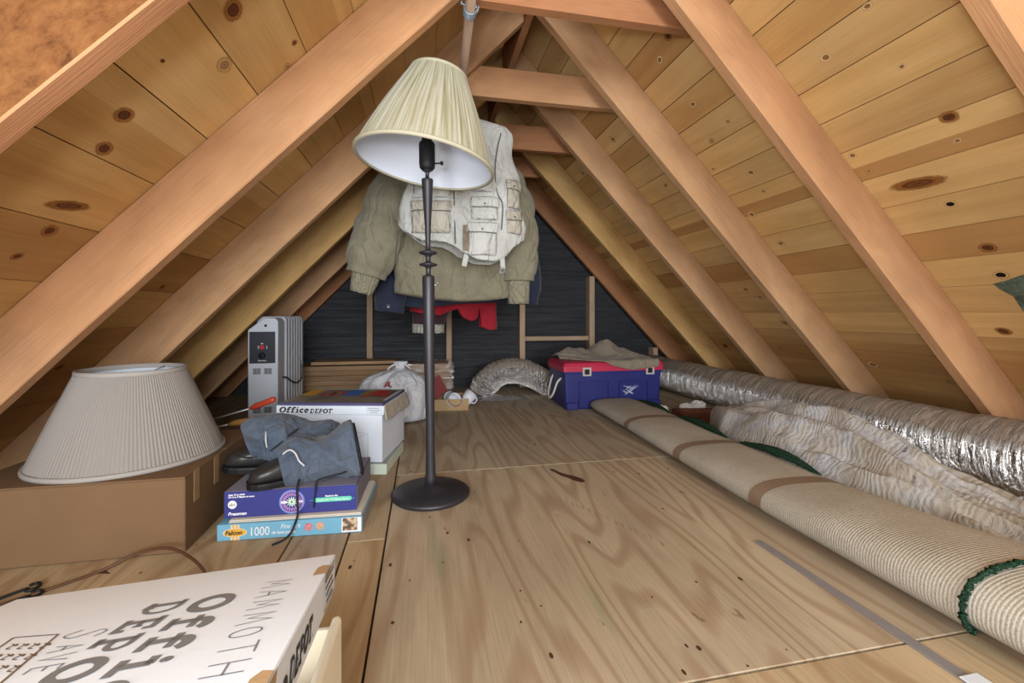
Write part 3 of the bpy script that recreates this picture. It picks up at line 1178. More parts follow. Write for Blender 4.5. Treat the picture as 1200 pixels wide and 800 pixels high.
GZ = PH + 0.008
GW, GH, GD = 0.358, 0.074, 0.255
gm = thing('game_box', (-0.548, 1.376, GZ), 'dark purple quiz game box with a round wheel emblem, under the canvas boots', 'game', rotz=R(-2.3))
mb = MB()
mb.box((0, 0, 0), (GW, GD, GH), 0.0016)
gl = mb.build('box', M_navy, gm)
mb = MB()
mb.box((0.002, 0.002, GH), (GW - 0.002, GD - 0.002, GH + 0.0006))
mb.box((GW, 0.002, 0.001), (GW + 0.0006, GD - 0.002, GH - 0.001))
mb.build('top_print', M_navytop, gl)
G0 = front(-0.0006)
font_text('Ages 12 to Adult', 0.0062, G0 @ Matrix.Translation((0.012, 0.0635, 0)), 'lettering', M_wpaint, gm, w=False, bold=0.0003)
font_text('For 2 to 4 Players or more', 0.0062, G0 @ Matrix.Translation((0.012, 0.057, 0)), 'lettering', M_wpaint, gm, w=False, bold=0.0003)
font_text('Pressman', 0.0125, G0 @ Matrix.Translation((0.011, 0.008, 0)), 'lettering', M_wpaint, gm, w=False, bold=0.0004, shear=0.25)
mb = MB()
mb.T = G0
disc(mb, 0.0225, 0.038, 0.0115)
bd = mb.build('badge', M_wpaint, gm)
font_text('abc', 0.0125, front(-0.001) @ Matrix.Translation((0.0225, 0.0345, 0)), 'lettering', M_black, bd, w=False, align='CENTER', bold=0.0001)
mb = MB()
mb.T = G0
cx, cy = 0.180, 0.036
mb.mat(0)
disc(mb, cx, cy, 0.0345, 40)
mb.mat(1)
disc(mb, cx, cy, 0.031, 40, 0.0002)
mb.mat(2)
disc(mb, cx, cy, 0.0285, 40, 0.0004)
for k in range(24):
    a = 2 * PI * k / 24
    mb.mat(1)
    d = Vector((math.cos(a), math.sin(a)))
    mb.ribbon([(cx + d.x * 0.018, cy + d.y * 0.018), (cx + d.x * 0.0262, cy + d.y * 0.0262)], 0.0035, 0.0006)
for k in range(12):
    a = 2 * PI * k / 12 + 0.1
    mb.mat(3)
    d = Vector((math.cos(a), math.sin(a)))
    mb.ribbon([(cx + d.x * 0.002, cy + d.y * 0.002), (cx + d.x * 0.0155, cy + d.y * 0.0155)], [0.005, 0.0012], 0.0008)
mb.mat(4)
flatquad(mb, cx - 0.029, cy - 0.003, cx - 0.013, cy + 0.003, 0.001)
flatquad(mb, cx + 0.012, cy - 0.003, cx + 0.029, cy + 0.003, 0.001)
mb.mat(1)
mb.ribbon(arc(cx, cy, 0.0295, 0.0295, 0, 360, 40), 0.0016, 0.0009)
mb.build('wheel_emblem', [M_glow, M_pink, M_navy, M_mint, M_wpaint], gm)
mb = MB()
mb.T = G0
x0, x1, yy, hh = 0.245, 0.341, 0.036, 0.0065
pts = [(x0 - 0.005, yy), (x0, yy + hh), (x1, yy + hh), (x1 + 0.005, yy), (x1, yy - hh), (x0, yy - hh)]
mb.face([mb.vert((p[0], p[1], 0)) for p in pts[::-1]][::-1])
mb.ribbon([(0.228, yy), (x0, yy)], 0.001)
mb.ribbon([(x1, yy), (0.352, yy)], 0.001)
bn = mb.build('banner', M_aqua, gm)
font_text('Smash Hit TV Game Show', 0.0082, front(-0.001) @ Matrix.Translation((0.292, yy - 0.003, 0)), 'lettering', M_mint, bn, w=False, align='CENTER', bold=0.0002)
font_text('Based on the', 0.0065, G0 @ Matrix.Translation((0.288, yy + 0.0085, 0)), 'lettering', M_wpaint, gm, w=False, align='CENTER', bold=0.0003)

# ------------------------------------------------------------------ white file box behind the stack
FBX = (-0.15, 1.80)
rb = R(-13)
tb = thing('puzzle_box', (FBX[0] + 0.012, FBX[1] - 0.012, 0), 'thin pale green and white puzzle box under the standing white file box', 'puzzle', rotz=R(-10))
M_pale = plain('pale green card', '#c9d3c4', 0.6, 0.12, 14)
M_palegrey = plain('glossy grey card top', '#9ea6a2', 0.4, 0.12, 14)
mb = MB().box((-0.40, 0, 0.001), (0, 0.30, 0.042), 0.0015)
b_ = mb.build('box', M_pale, tb)
mb = MB().box((-0.398, 0.002, 0.042), (-0.002, 0.298, 0.0427))
mb.build('top_print', M_palegrey, b_)
FBW, FBD = 0.43, 0.33
fb = thing('file_box', (FBX[0], FBX[1], 0.0435), 'white cardboard file box standing upright behind the boots, picture puzzle on its lid', 'box', rotz=rb)
mb = MB().box((-FBW + 0.008, 0.006, 0), (-0.008, FBD - 0.006, 0.205), 0.002)
mb.build('body', M_white, fb)
mb = MB().box((-FBW, 0, 0.187), (0, FBD, 0.2235), 0.0025)
ld = mb.build('lid', M_white, fb)
mb = MB()
mb.T = front(-0.0008, 0.187)
xx = slab(mb, 'Office', -FBW + 0.012, 0.009, 0.0225, 1.15, 0.28)
slab(mb, 'DEPOT.', xx + 0.004, 0.007, 0.018, 1.05, 0.28)
mb.build('lettering', M_black, ld)
mb = MB()
mb.T = front(-0.0008, 0.187)
for k, (a, b) in enumerate(((0, .045), (0, .05), (.008, .04))):
    mb.ribbon([(-0.062 + a, 0.026 - k * 0.007), (-0.062 + b, 0.026 - k * 0.007)], 0.0022)
mb.ribbon([(-0.066, 0.03), (-0.008, 0.03), (-0.008, 0.006), (-0.066, 0.006), (-0.066, 0.03)], 0.0008)
mb.build('label_print', M_pencil, ld)
# line drawing of an open carton on the front
mb = MB()
mb.T = front(0.0052)
lines = [[(-0.305, 0.118), (-0.245, 0.145), (-0.225, 0.138), (-0.29, 0.112)], [(-0.3, 0.105), (-0.215, 0.14), (-0.065, 0.112), (-0.155, 0.082)], [(-0.215, 0.14), (-0.215, 0.11), (-0.3, 0.085)], [(-0.215, 0.11), (-0.155, 0.095)], [(-0.065, 0.112), (-0.065, 0.02), (-0.17, -0.0 + 0.008)], [(-0.155, 0.082), (-0.155, 0.01)],
         [(-0.3, 0.105), (-0.3, 0.03), (-0.155, 0.01)]]
for l in lines:
    mb.ribbon(l, 0.0012)
for k in range(7):
    mb.ribbon([(-0.295 + k * 0.009, 0.1165 + k * 0.0036), (-0.276 + k * 0.009, 0.1125 + k * 0.0036)], 0.0008)
mb.build('carton_drawing', M_pencil, fb)
# crushed right-hand end of the lid
mb = MB().smooth()
mb.T = Matrix.Translation((0, 0, 0.187))


def crumple(u, v):
    p = Vector((0.001 + 0.012 * v * (0.4 + u), 0.004 + 0.32 * u, 0.036 - 0.06 * v))
    n_ = noise.noise_vector(p * 28) * 0.006 * (0.3 + v)
    return p + Vector((abs(n_.x), n_.y, n_.z))


mb.grid(26, 10, crumple)
o = mb.build('crushed_flap', plain('grey card', '#aaa498', 0.8, 0.15, 30), fb)
solid(o, 0.002)

# picture puzzle on the lid
t = NT('puzzle lid print')
co = t.coord('Object')
sx = t.n('ShaderNodeSeparateXYZ', i_Vector=co)
nz = t.noise(co, 9.0, 4, 0.6)
t.setc(t.ramp(nz, [(0.3, '#4f5560'), (0.45, '#77736e'), (0.6, '#8d8473'), (0.75, '#5d6a5c')]))
t.p(Roughness=0.3, Specular_IOR_Level=0.5)
M_pic = t.m
M_purple = plain('purple card edge', '#4d4a73', 0.5, 0.1)
M_bluep = plain('blue print', '#3f6fc0', 0.4, 0.08)
M_olive = plain('olive print', '#8b8a45', 0.4, 0.1)
M_paleblue = plain('pale blue border', '#b7c8d2', 0.4, 0.05)
M_gold = plain('golden print', '#d8a738', 0.4, 0.1)
M_dgreen = plain('dark green print', '#4b5f4a', 0.4, 0.1)
pp = thing('puzzle_box', (FBX[0], FBX[1], 0.2675), 'flat colourful picture puzzle with red fan print lying on the file box lid', 'puzzle', rotz=rb)
mb = MB().box((-FBW + 0.012, 0.001, 0), (-0.004, FBD - 0.01, 0.011), 0.001)
pb = mb.build('box', M_purple, pp)
mb = MB()
mb.T = Matrix.Translation((-FBW, 0, 0.0113))
mb.mat(0)
flatquad(mb, 0.014, 0.003, FBW - 0.006, FBD - 0.012)
mb.mat(1)
flatquad(mb, 0.02, 0.295, FBW - 0.008, FBD - 0.0125, 0.0003)
flatquad(mb, FBW - 0.022, 0.05, FBW - 0.007, FBD - 0.0125, 0.0003)
mb.mat(2)
flatquad(mb, 0.016, 0.15, 0.075, 0.29, 0.0003)
mb.mat(3)
flatquad(mb, 0.195, 0.15, 0.265, 0.292, 0.0003)
mb.mat(4)
flatquad(mb, 0.268, 0.16, 0.31, 0.29, 0.0003)
mb.mat(6)
flatquad(mb, 0.33, 0.13, FBW - 0.024, 0.294, 0.0003)
mb.mat(5)
mb.ribbon(arc(0.125, 0.195, 0.022, 0.05, 0, 360, 18), 0.012, 0.0006)
mb.ribbon(arc(0.165, 0.195, 0.022, 0.05, 0, 360, 18), 0.012, 0.0006)
for k in range(19):
    a = R(8 + 164 * k / 18)
    d = Vector((math.cos(a), math.sin(a)))
    c0 = Vector((0.345, 0.10))
    mb.ribbon([c0 + Vector((d.x * 0.026, d.y * 0.06)), c0 + Vector((d.x * 0.062, d.y * 0.19))], [0.003, 0.0085], 0.0006)
mb.build('top_print', [M_pic, M_paleblue, M_gold, M_bluep, M_olive, M_redp, M_dgreen], pb)

# ------------------------------------------------------------------ foreground file box and its lid
LM = Matrix(((0.99802, -0.05715, -0.0263, -0.11), (0.0621, 0.96193, 0.26613, 0.603), (0.01009, -0.26724, 0.96358, 0.32), (0, 0, 0, 1)))
LW, LL, LH = 0.328, 0.394, 0.04
lid = thing('box_lid', (0, 0, 0), 'loose white file box lid with grey lettering, tilted in the near left corner', 'lid', M=LM)
mb = MB()
mb.box((-LW, -LL, -0.003), (0, 0, 0), 0.0012)
mb.build('top_panel', M_white, lid)
mb = MB()
th = 0.003
mb.box((-th, -LL + 0.001, -LH), (-0.0002, -0.001, -0.002), 0.0008)
mb.build('rim', M_white, lid)
mb = MB()
mb.box((-LW + 0.0002, -LL + 0.001, -LH), (-LW + th, -0.001, -0.002), 0.0008)
mb.box((-LW + 0.001, -th, -LH), (-0.001, -0.0002, -0.002), 0.0008)
mb.box((-LW + 0.001, -LL + 0.0002, -LH), (-0.001, -LL + th, -0.002), 0.0008)
mb.build('rim', M_white, lid)
# tan board showing in the corner tab slots
for y0 in (-0.09, -0.345):
    mb = MB()
    pts = [(-0.013, y0), (-0.0006, y0 + 0.002), (-0.0006, y0 + 0.036), (-0.008, y0 + 0.039), (-0.0125, y0 + 0.03)]
    mb.face([mb.vert((x, y, 0.0004)) for x, y in pts])
    pts = [(y0 + 0.002, -0.0005), (y0 + 0.042, -0.0005), (y0 + 0.039, -0.008), (y0 + 0.006, -0.009)]
    mb.face([mb.vert((0.0003, y, z)) for y, z in pts][::-1])
    mb.build('tab_slot', M_card2, lid)
TX = Matrix(((0, 1, 0, 0), (-1, 0, 0, 0), (0, 0, 1, 0.0006), (0, 0, 0, 1)))   # text x -> -y, text y -> x
mb = MB()
mb.T = TX
slab(mb, 'Office', 0.110, -0.1125, 0.036, 1.36, 0.0, 0.16)
slab(mb, 'DEPOT', 0.106, -0.1535, 0.031, 1.32, 0.0, 0.15)
mb.build('lettering', M_greyink, lid)
mb = MB()
mb.T = TX
hand(mb, 'MAMMOTH', 0.09, -0.058, 0.026, 1.0, 0.0013, 0.36, 0.002, 0.12)
mb.build('handwriting', M_pencil, lid)
mb = MB()
mb.T = TX
hand(mb, 'S', 0.158, -0.187, 0.024, 0.85, 0.0014, 0.2)
hand(mb, 'AVE', 0.19, -0.182, 0.02, 0.8, 0.0013, 0.32, 0.004, 0.1)
mb.build('handwriting', M_pencil, lid)
mb = MB()
mb.T = TX
mb.ribbon([(0.146, -0.237), (0.157, -0.2), (0.262, -0.176), (0.25, -0.215), (0.146, -0.237)], 0.0016)
for k in range(3):
    for j in range(4):
        bx, by = 0.164 + k * 0.02 + j * 0.004, -0.226 + j * 0.0095 + k * 0.003
        mb.ribbon(spline([(bx, by), (bx + 0.006, by + 0.006), (bx + 0.002, by + 0.004), (bx + 0.009, by + 0.002), (bx + 0.012, by + 0.006)], 4), 0.0013)
mb.build('stamp', M_brownink, lid)
SD = Matrix(((0, 0, 1, 0.0005), (1, 0, 0, 0), (0, 1, 0, 0), (0, 0, 0, 1)))    # text x -> y, text y -> z, on the right side
mb = MB()
mb.T = SD
xx = slab(mb, 'Office', -LL + 0.012, -0.032, 0.021, 1.15, 0.28)
slab(mb, 'DEPOT.', xx + 0.004, -0.032, 0.0185, 1.1, 0.28)
mb.build('lettering', M_black, lid)
mb = MB()
mb.T = SD
mb.ribbon([(-0.095, -0.036), (-0.012, -0.036), (-0.012, -0.004), (-0.095, -0.004), (-0.095, -0.036)], 0.0012)
for k in range(4):
    mb.ribbon([(-0.09 + 0.004 * k, -0.009 - k * 0.0075), (-0.02 - 0.01 * (k % 2), -0.009 - k * 0.0075)], 0.0028)
mb.build('label_print', M_pencil, lid)

# cream carton below: thick folded walls, open top
ob = thing('file_box', (-0.26, 0.40, 0), 'open cream cardboard file box beneath the tilted lid in the near left corner', 'box')
BM = Matrix.Translation((-0.094, 0.556, 0)) @ Matrix.Rotation(R(-2), 4, 'Z')
W2, L2, H2 = 0.31, 0.38, 0.272


def obox(lo, hi, name, m, bev=0.003):
    mb = MB()
    mb.T = BM
    mb.box(lo, hi, bev, seg=2)
    return mb.build(name, m, ob, w=True)


wt = 0.011
obox((-wt, -L2, 0.001), (0, 0, H2), 'side_panel', M_cream, 0.0045)
obox((-W2, -L2, 0.001), (-W2 + wt, 0, H2), 'side_panel', M_cream, 0.0045)
obox((-W2 + wt, -0.008, 0.001), (-wt, -0.0005, H2 - 0.012), 'end_panel', M_cream, 0.002)
obox((-W2 + wt, -L2 + 0.0005, 0.001), (-wt, -L2 + 0.008, H2 - 0.012), 'end_panel', M_cream, 0.002)
obox((-W2 + wt, -L2 + 0.008, 0.001), (-wt, -0.008, 0.006), 'bottom', M_cream, 0.001)
mb = MB().smooth()
mb.T = BM


def roll(k):
    return [(-0.028 - 0.038 * k, -0.34 + 0.002 * k, 0.225 + 0.012 * (k % 2)), (-0.028 - 0.038 * k, -0.10, 0.215 + 0.01 * (k % 2))]


for k in range(7):
    mb.tube(spline(roll(k), 6), 0.0185, 14, flat=0.8, nz=0.003, ns=30)
mb.box((-W2 + 0.014, -L2 + 0.02, 0.007), (-wt - 0.003, -0.02, 0.20), 0.004)
mb.build('packed_paper', plain('brown packing paper', '#b08e68', 0.85, 0.15, 12), ob, w=True)

# ------------------------------------------------------------------ oil heater
M_enamel = plain('grey white enamel', '#b9bec6', 0.4, 0.04, 6, spec=0.45)
M_panel = plain('dark control panel', '#2c2f36', 0.4, 0.05)
M_redlit = plain('red display print', '#b02430', 0.5, 0.1)
ht = thing('oil_heater', (-0.83, 2.78, 0), 'pale grey finned oil heater standing behind the white file box', 'heater')
mb = MB()
mb.prism([(-0.902, 0.03), (-0.757, 0.03), (-0.755, 0.59), (-0.770, 0.608), (-0.822, 0.608), (-0.902, 0.545)], 2.55, 2.66, 0.004)
hs = mb.build('housing', M_enamel, ht, w=True)
for k in range(7):
    y = 2.685 + k * 0.054
    mb = MB()
    c_ = 0.02
    x0, x1, z0, z1 = -0.905, -0.752, 0.05, 0.615
    poly = [(x0 + c_, z0), (x1 - c_, z0), (x1 - .006, z0 + .006), (x1, z0 + c_), (x1, z1 - c_), (x1 - .006, z1 - .006), (x1 - c_, z1), (x0 + c_, z1), (x0 + .006, z1 - .006), (x0, z1 - c_), (x0, z0 + c_), (x0 + .006, z0 + .006)]
    mb.prism(poly, y, y + 0.036, 0.005)
    mb.build('fin', M_enamel, ht, w=True)
mb = MB().smooth()
mb.tube([(-0.83, 2.6, 0.10), (-0.83, 3.02, 0.10)], 0.016, 12)
mb.build('oil_pipe', M_enamel, ht, w=True)
mb = MB().smooth()
mb.tube([(-0.83, 2.6, 0.55), (-0.83, 3.02, 0.55)], 0.016, 12)
mb.build('oil_pipe', M_enamel, ht, w=True)
mb = MB().box((-0.893, 2.546, 0.368), (-0.768, 2.5495, 0.535), 0.001)
pn = mb.build('control_panel', M_panel, ht, w=True)
for zz, ww in ((0.522, 0.05), (0.505, 0.08), (0.492, 0.03)):
    pass
mb = MB().box((-0.84, 2.545, 0.443), (-0.822, 2.5458, 0.463))
mb.build('display', M_redlit, pn, w=True)
mb = MB()
for dx in (-0.018, 0.022):
    for dz in (0.0, 0.01):
        mb.box((-0.831 + dx - 0.002, 2.5452, 0.446 + dz), (-0.831 + dx + 0.003, 2.5458, 0.450 + dz))
mb.box((-0.836, 2.5452, 0.470), (-0.826, 2.5458, 0.474))
mb.build('marks', M_wpaint, pn, w=True)
mb = MB().smooth()
KM = Matrix.Translation((-0.831, 2.546, 0.41)) @ Matrix.Rotation(R(90), 4, 'X')
mb.T = KM
mb.lathe([(0, 0), (0.017, 0), (0.016, 0.008), (0.0, 0.009)], 24)
mb.box((-0.003, -0.016, 0.008), (0.003, 0.016, 0.016), 0.001)
mb.build('knob', M_dark, pn, w=True)
mb = MB()
mb.T = Matrix.Translation((-0.831, 2.5455, 0.379)) @ FR
mb.ribbon(spline([(-0.02, 0), (-0.015, .006), (-0.011, .001), (-0.006, .005), (-0.002, .001), (0.003, .005), (0.006, .001), (0.011, .005), (0.014, 0), (0.021, .003)], 4), 0.0016)
mb.build('script_mark', M_wpaint, pn, w=True)
for vx in (-0.876, -0.822):
    for vz in (0.31, 0.105):
        mb = MB()
        for k in range(7):
            mb.box((vx + k * 0.0055, 2.5488, vz), (vx + 0.003 + k * 0.0055, 2.5498, vz + 0.032))
        mb.build('vent', M_dark, hs, w=True)
mb = MB().smooth()
mb.T = Matrix.Translation((-0.815, 2.549, 0.567)) @ Matrix.Rotation(R(90), 4, 'X')
mb.lathe([(0, 0), (0.007, 0), (0.006, 0.002), (0, 0.003)], 14)
mb.build('screw', M_dark, hs, w=True)
mb = MB().smooth()
mb.tube(spline([(-0.752, 2.62, 0.285), (-0.735, 2.64, 0.275), (-0.712, 2.66, 0.25), (-0.690, 2.68, 0.245), (-0.675, 2.70, 0.27), (-0.678, 2.71, 0.33), (-0.688, 2.71, 0.385)], 8), [0.005] * 40 + [0.005, 0.004, 0.003, 0.003, 0.003, 0.003, 0.002, 0.002, 0.002], 8)
mb.build('power_cord', M_rubber, ht, w=True)
for yy in (2.59, 2.99):
    mb = MB().box((-0.92, yy, 0.0), (-0.74, yy + 0.04, 0.052), 0.006)
    mb.build('foot', M_panel, ht, w=True)

# ------------------------------------------------------------------ weathered boards and toasting forks
M_grey = wood('weathered board', [(0.25, '#6b594c'), (0.5, '#816d5d'), (0.75, '#97836f')], long=0.8, cross=10)
for k, (x0, x1, y0, y1, z0, lab) in enumerate(((-1.2, -0.66, 2.05, 2.30, 0.0, 'weathered grey board lowest of three between the cardboard box and the heater'),
                                              (-1.16, -0.68, 2.08, 2.29, 0.032, 'middle one of three weathered boards behind the cardboard box'),
                                              (-1.18, -0.65, 2.12, 2.36, 0.064, 'topmost weathered board of three, under the toasting forks'))):
    mb = MB()
    mb.box((x0, y0, z0 + 0.0005), (x1, y1, z0 + 0.0315), 0.002)
    o = mb.build('old_board', M_grey, frame=Matrix.Translation((x0, y0, z0)))
    tag(o, lab, 'board', 'old boards')

M_orangeh = plain('orange red handle', '#c24a30', 0.35, 0.1, spec=0.5)
M_woodh = wood('light wooden handle', [(0.3, '#a9783e'), (0.6, '#c2904f'), (0.8, '#cf9f60')], long=3, cross=30)
M_steel = plain('bright steel', '#c6c8cc', 0.4, 0.05, metal=0.5)


def fork(tip, hand_, end, m, label):
    tip, hand_, end = Vector(tip), Vector(hand_), Vector(end)
    d = (end - hand_).normalized()
    t_ = thing('toasting_fork', end, label, 'fork', group='toasting forks')
    mb = MB().smooth()
    L = (end - hand_).length
    prof = [(0.0, 0.004), (0.08, 0.009), (0.25, 0.0135), (0.6, 0.0125), (0.9, 0.0135), (0.98, 0.010), (1.0, 0.004)]
    mb.tube([hand_ + d * L * a for a, r in prof], [r for a, r in prof], 14)
    mb.build('handle', m, t_, w=True)
    mb = MB().smooth()
    fk = tip + (hand_ - tip) * 0.28
    mb.tube([hand_ + d * 0.01, fk], 0.0036, 7)
    s = d.cross(Vector((0, 0, 1))).normalized()
    for sg in (-1, 1):
        mb.tube(spline([fk - d * -0.005, fk - d * 0.012 + s * sg * 0.010, fk - d * 0.03 + s * sg * 0.013, tip + s * sg * 0.012], 5), 0.003, 6)
    mb.build('prongs', M_steel, t_, w=True)


fork((-1.06, 2.20, 0.12), (-0.735, 2.10, 0.218), (-0.625, 2.075, 0.262), M_orangeh, 'toasting fork with a shiny orange-red handle leaning toward the file box')
fork((-1.07, 2.14, 0.104), (-0.80, 2.055, 0.165), (-0.672, 2.03, 0.19), M_woodh, 'toasting fork with a plain wooden handle in front of the heater foot')

# ------------------------------------------------------------------ bundle of boards wrapped in plastic
M_lath = wood('bundled lath', [(0.25, '#8a6e50'), (0.5, '#a58464'), (0.75, '#b99a78')], long=0.9, cross=12)
t = NT('clear wrinkled plastic')
nz = t.noise(t.mapping(t.coord('Object'), (6, 40, 40)), 1.0, 5, 0.65, 0.8)
tr = t.n('ShaderNodeBsdfTransparent')
gl = t.n('ShaderNodeBsdfGlossy', i_Roughness=0.12, i_Color=(1, 1, 1, 1))
bp = t.n('ShaderNodeBump', i_Height=nz, i_Strength=0.8, i_Distance=0.02)
t.link(bp.outputs[0], gl.inputs['Normal'])
mxs = t.n('ShaderNodeMixShader', i_0=0.16)
t.link(tr.outputs[0], mxs.inputs[1])
t.link(gl.outputs[0], mxs.inputs[2])
t.link(mxs.outputs[0], t.out.inputs[0])
M_clear = t.m
bu = thing('board_bundle', (-0.35, 3.5, 0), 'long bundle of boards wrapped in shiny clear plastic along the end wall', 'boards')
rr = random.Random(4)
for k in range(7):
    z0 = 0.004 + k * 0.035
    a, b_ = rr.uniform(-0.03, 0.03), rr.uniform(-0.02, 0.02)
    mb = MB().box((-1.05 + a, 3.40 + rr.uniform(0, .012), z0), (0.215 + b_, 3.66, z0 + 0.033), 0.002)
    mb.build('lath_board', M_lath, bu, w=True)
mb = MB().smooth()


def wrapf(u, v):
    x = -0.15 + 0.385 * u
    ang = v
    # over the front, top and back
    if v < 0.4:
        p = Vector((x, 3.392, 0.005 + v / 0.4 * 0.255))
    elif v < 0.8:
        p = Vector((x, 3.392 + (v - 0.4) / 0.4 * 0.275, 0.26))
    else:
        p = Vector((x, 3.667, 0.26 - (v - 0.8) / 0.2 * 0.25))
    n_ = noise.noise(Vector((p.x * 7, p.y * 25, p.z * 40)))
    return p + Vector((0, -0.004 - 0.004 * n_, 0.003 * n_))


mb.grid(30, 60, wrapf)
mb.build('plastic_wrap', M_clear, bu, w=True)
mb = MB().box((-0.78, 3.36, 0.262), (-0.20, 3.56, 0.284), 0.002)
o = mb.build('loose_board', M_lath, frame=Matrix.Translation((-0.5, 3.45, 0.27)))
tag(o, 'single loose board lying on top of the wrapped bundle', 'board')

# ------------------------------------------------------------------ white plastic bag
t = NT('translucent white bag')
co = t.coord('Object')
nz = t.noise(t.mapping(co, (1, 1, .7)), 14.0, 5, 0.65, 1.0)
t.setc(t.ramp(nz, [(0.3, '#c6c9d2'), (0.6, '#e2e4ea')]))
t.p(Roughness=0.28, Specular_IOR_Level=0.5, Transmission_Weight=0.12, Subsurface_Weight=0.0, Alpha=0.86)
t.bump(nz, 0.9, 0.03)
M_bag = t.m
M_stuff = plain('grey white packing', '#bdb7ae', 0.85, 0.2, 15, bump=0.3, bscale=40)
BG = (-0.135, 2.68, 0)
bag = thing('plastic_bag', BG, 'knotted white plastic bag with a small red mark, behind the file box', 'bag')


def bagring(z, rx, ry, cx=0, cy=0, amp=0.02, n=56, seed=0):
    out = []
    for k in range(n):
        th = 2 * PI * k / n
        d = Vector((math.cos(th), math.sin(th), 0))
        w_ = amp * (0.9 * ridge(Vector((d.x * 2.4 + seed, d.y * 2.4, z * 7))) + 0.6 * noise.noise(Vector((d.x * 6, d.y * 6, z * 14 + seed))))
        out.append(Vector((cx + d.x * (rx + w_), cy + d.y * (ry + w_), z + 0.3 * w_)))
    return out


prof = [(0.003, .12, .10, .02), (0.0, .16, .12, .006), (0.015, .185, .135, -.006), (0.05, .20, .14, -.014), (0.10, .205, .14, -.02), (0.15, .205, .135, -.026), (0.20, .195, .125, -.03), (0.245, .165, .105, -.03), (0.275, .12, .08, -.022), (0.295, .065, .05, -.004), (0.305, .03, .026, 0), (0.312, .017, .015, 0.005), (0.325, .024, .02, .005), (0.34, .042, .02, .008), (0.352, .03, .014, .01)]
mb = MB().smooth()
mb.rings([bagring(z + (0.012 if z < 0.03 else 0), rx, ry, cx, 0, 0.022 if 0.03 < z < 0.29 else 0.006) for z, rx, ry, cx in prof])
o = mb.build('sack', M_bag, bag)
subsurf(o, 1)
mb = MB().smooth()
mb.rings([bagring(z, rx, ry, 0, 0, 0.012, 32, 3) for z, rx, ry in ((0.012, .06, .05), (0.016, .13, .1), (0.06, .155, .115), (0.13, .15, .11), (0.2, .12, .09), (0.25, .06, .05), (0.262, .015, .01))])
mb.build('contents', M_stuff, bag)
mb = MB().smooth()
for sg in (-1, 1):
    mb.tube(spline([(0.005, 0, 0.322), (0.02 * sg + .01, -0.01, 0.335), (0.045 * sg, -0.012, 0.325), (0.07 * sg, -0.015, 0.30)], 6), [0.008] * 6 + [0.014] * 6 + [0.012, 0.012, 0.011, 0.010, 0.008, 0.006, 0.003], 10, flat=0.5, nz=0.004, ns=60)
mb.build('knot', M_bag, bag)
M_redm = plain('dark red bag print', '#8f1f2c', 0.5, 0.05)
mb = MB()
mb.T = frame_xy((-0.052, -0.139, 0.234), (1, -0.1, 0), (0, 0.45, 1))
for st, w in (([(-.02, -.012), (-.006, .014), (.004, .016), (.002, -.006)], .008), ([(-.012, -.004), (.008, .0)], .006), ([(.0, .0), (.014, -.012), (.02, -.006)], .006)):
    mb.ribbon(st, w)
mb.build('red_mark', M_redm, bag)

# ------------------------------------------------------------------ cardboard tray with cups
tr_ = thing('cardboard_tray', (0.155, 2.98, 0), 'low open cardboard tray with white cups beside the plastic bag', 'tray')
a_ = R(-5)
TM = Matrix.Translation((0.292, 2.869, 0)) @ Matrix.Rotation(a_, 4, 'Z')


def tbox(lo, hi, name, m=M_card2, bev=0.0015, parent=tr_):
    mb = MB()
    mb.T = TM
    mb.box(lo, hi, bev)
    return mb.build(name, m, parent, w=True)


tbox((-0.29, 0, 0.001), (0, 0.22, 0.004), 'bottom')
tbox((-0.29, 0, 0.004), (0, 0.004, 0.075), 'side_panel')
tbox((-0.29, 0.216, 0.004), (0, 0.22, 0.08), 'side_panel')
tbox((-0.29, 0.004, 0.004), (-0.286, 0.216, 0.078), 'end_panel')
tbox((-0.004, 0.004, 0.004), (0, 0.216, 0.078), 'end_panel')
M_china = plain('white glazed china', '#d9dce2', 0.2, 0.02, spec=0.6)
M_rimd = plain('dark plum rim', '#4a3340', 0.35, 0.05)


def cup(loc, tilt, lab, r=0.045, h=0.085):
    M = TM @ Matrix.Translation(loc) @ Matrix.Rotation(R(tilt[2]), 4, 'Z') @ Matrix.Rotation(R(tilt[0]), 4, 'X') @ Matrix.Rotation(R(tilt[1]), 4, 'Y')
    c_ = thing('cup', (0, 0, 0), lab, 'cup', group='white cups in the tray', M=M)
    mb = MB().smooth()
    mb.lathe([(0, 0), (r * .6, 0), (r * .68, 0.004), (r * .9, h * .45), (r, h), (r - .003, h), (r * .85, h * .45), (r * .6, 0.006), (0, 0.006)], 28)
    mb.build('bowl', M_china, c_)
    mb = MB().smooth()
    mb.lathe([(r - .0035, h), (r - .002, h + .0012), (r + .0006, h), (r - .002, h - .001), (r - .0035, h)], 28, cap0=False, cap1=False)
    mb.build('rim', M_rimd, c_)
    mb = MB().smooth()
    mb.tube(spline([(r * .92, 0, h * .8), (r * 1.45, 0, h * .78), (r * 1.5, 0, h * .45), (r * .85, 0, h * .3)], 6), 0.004, 8)
    mb.build('handle', M_china, c_)


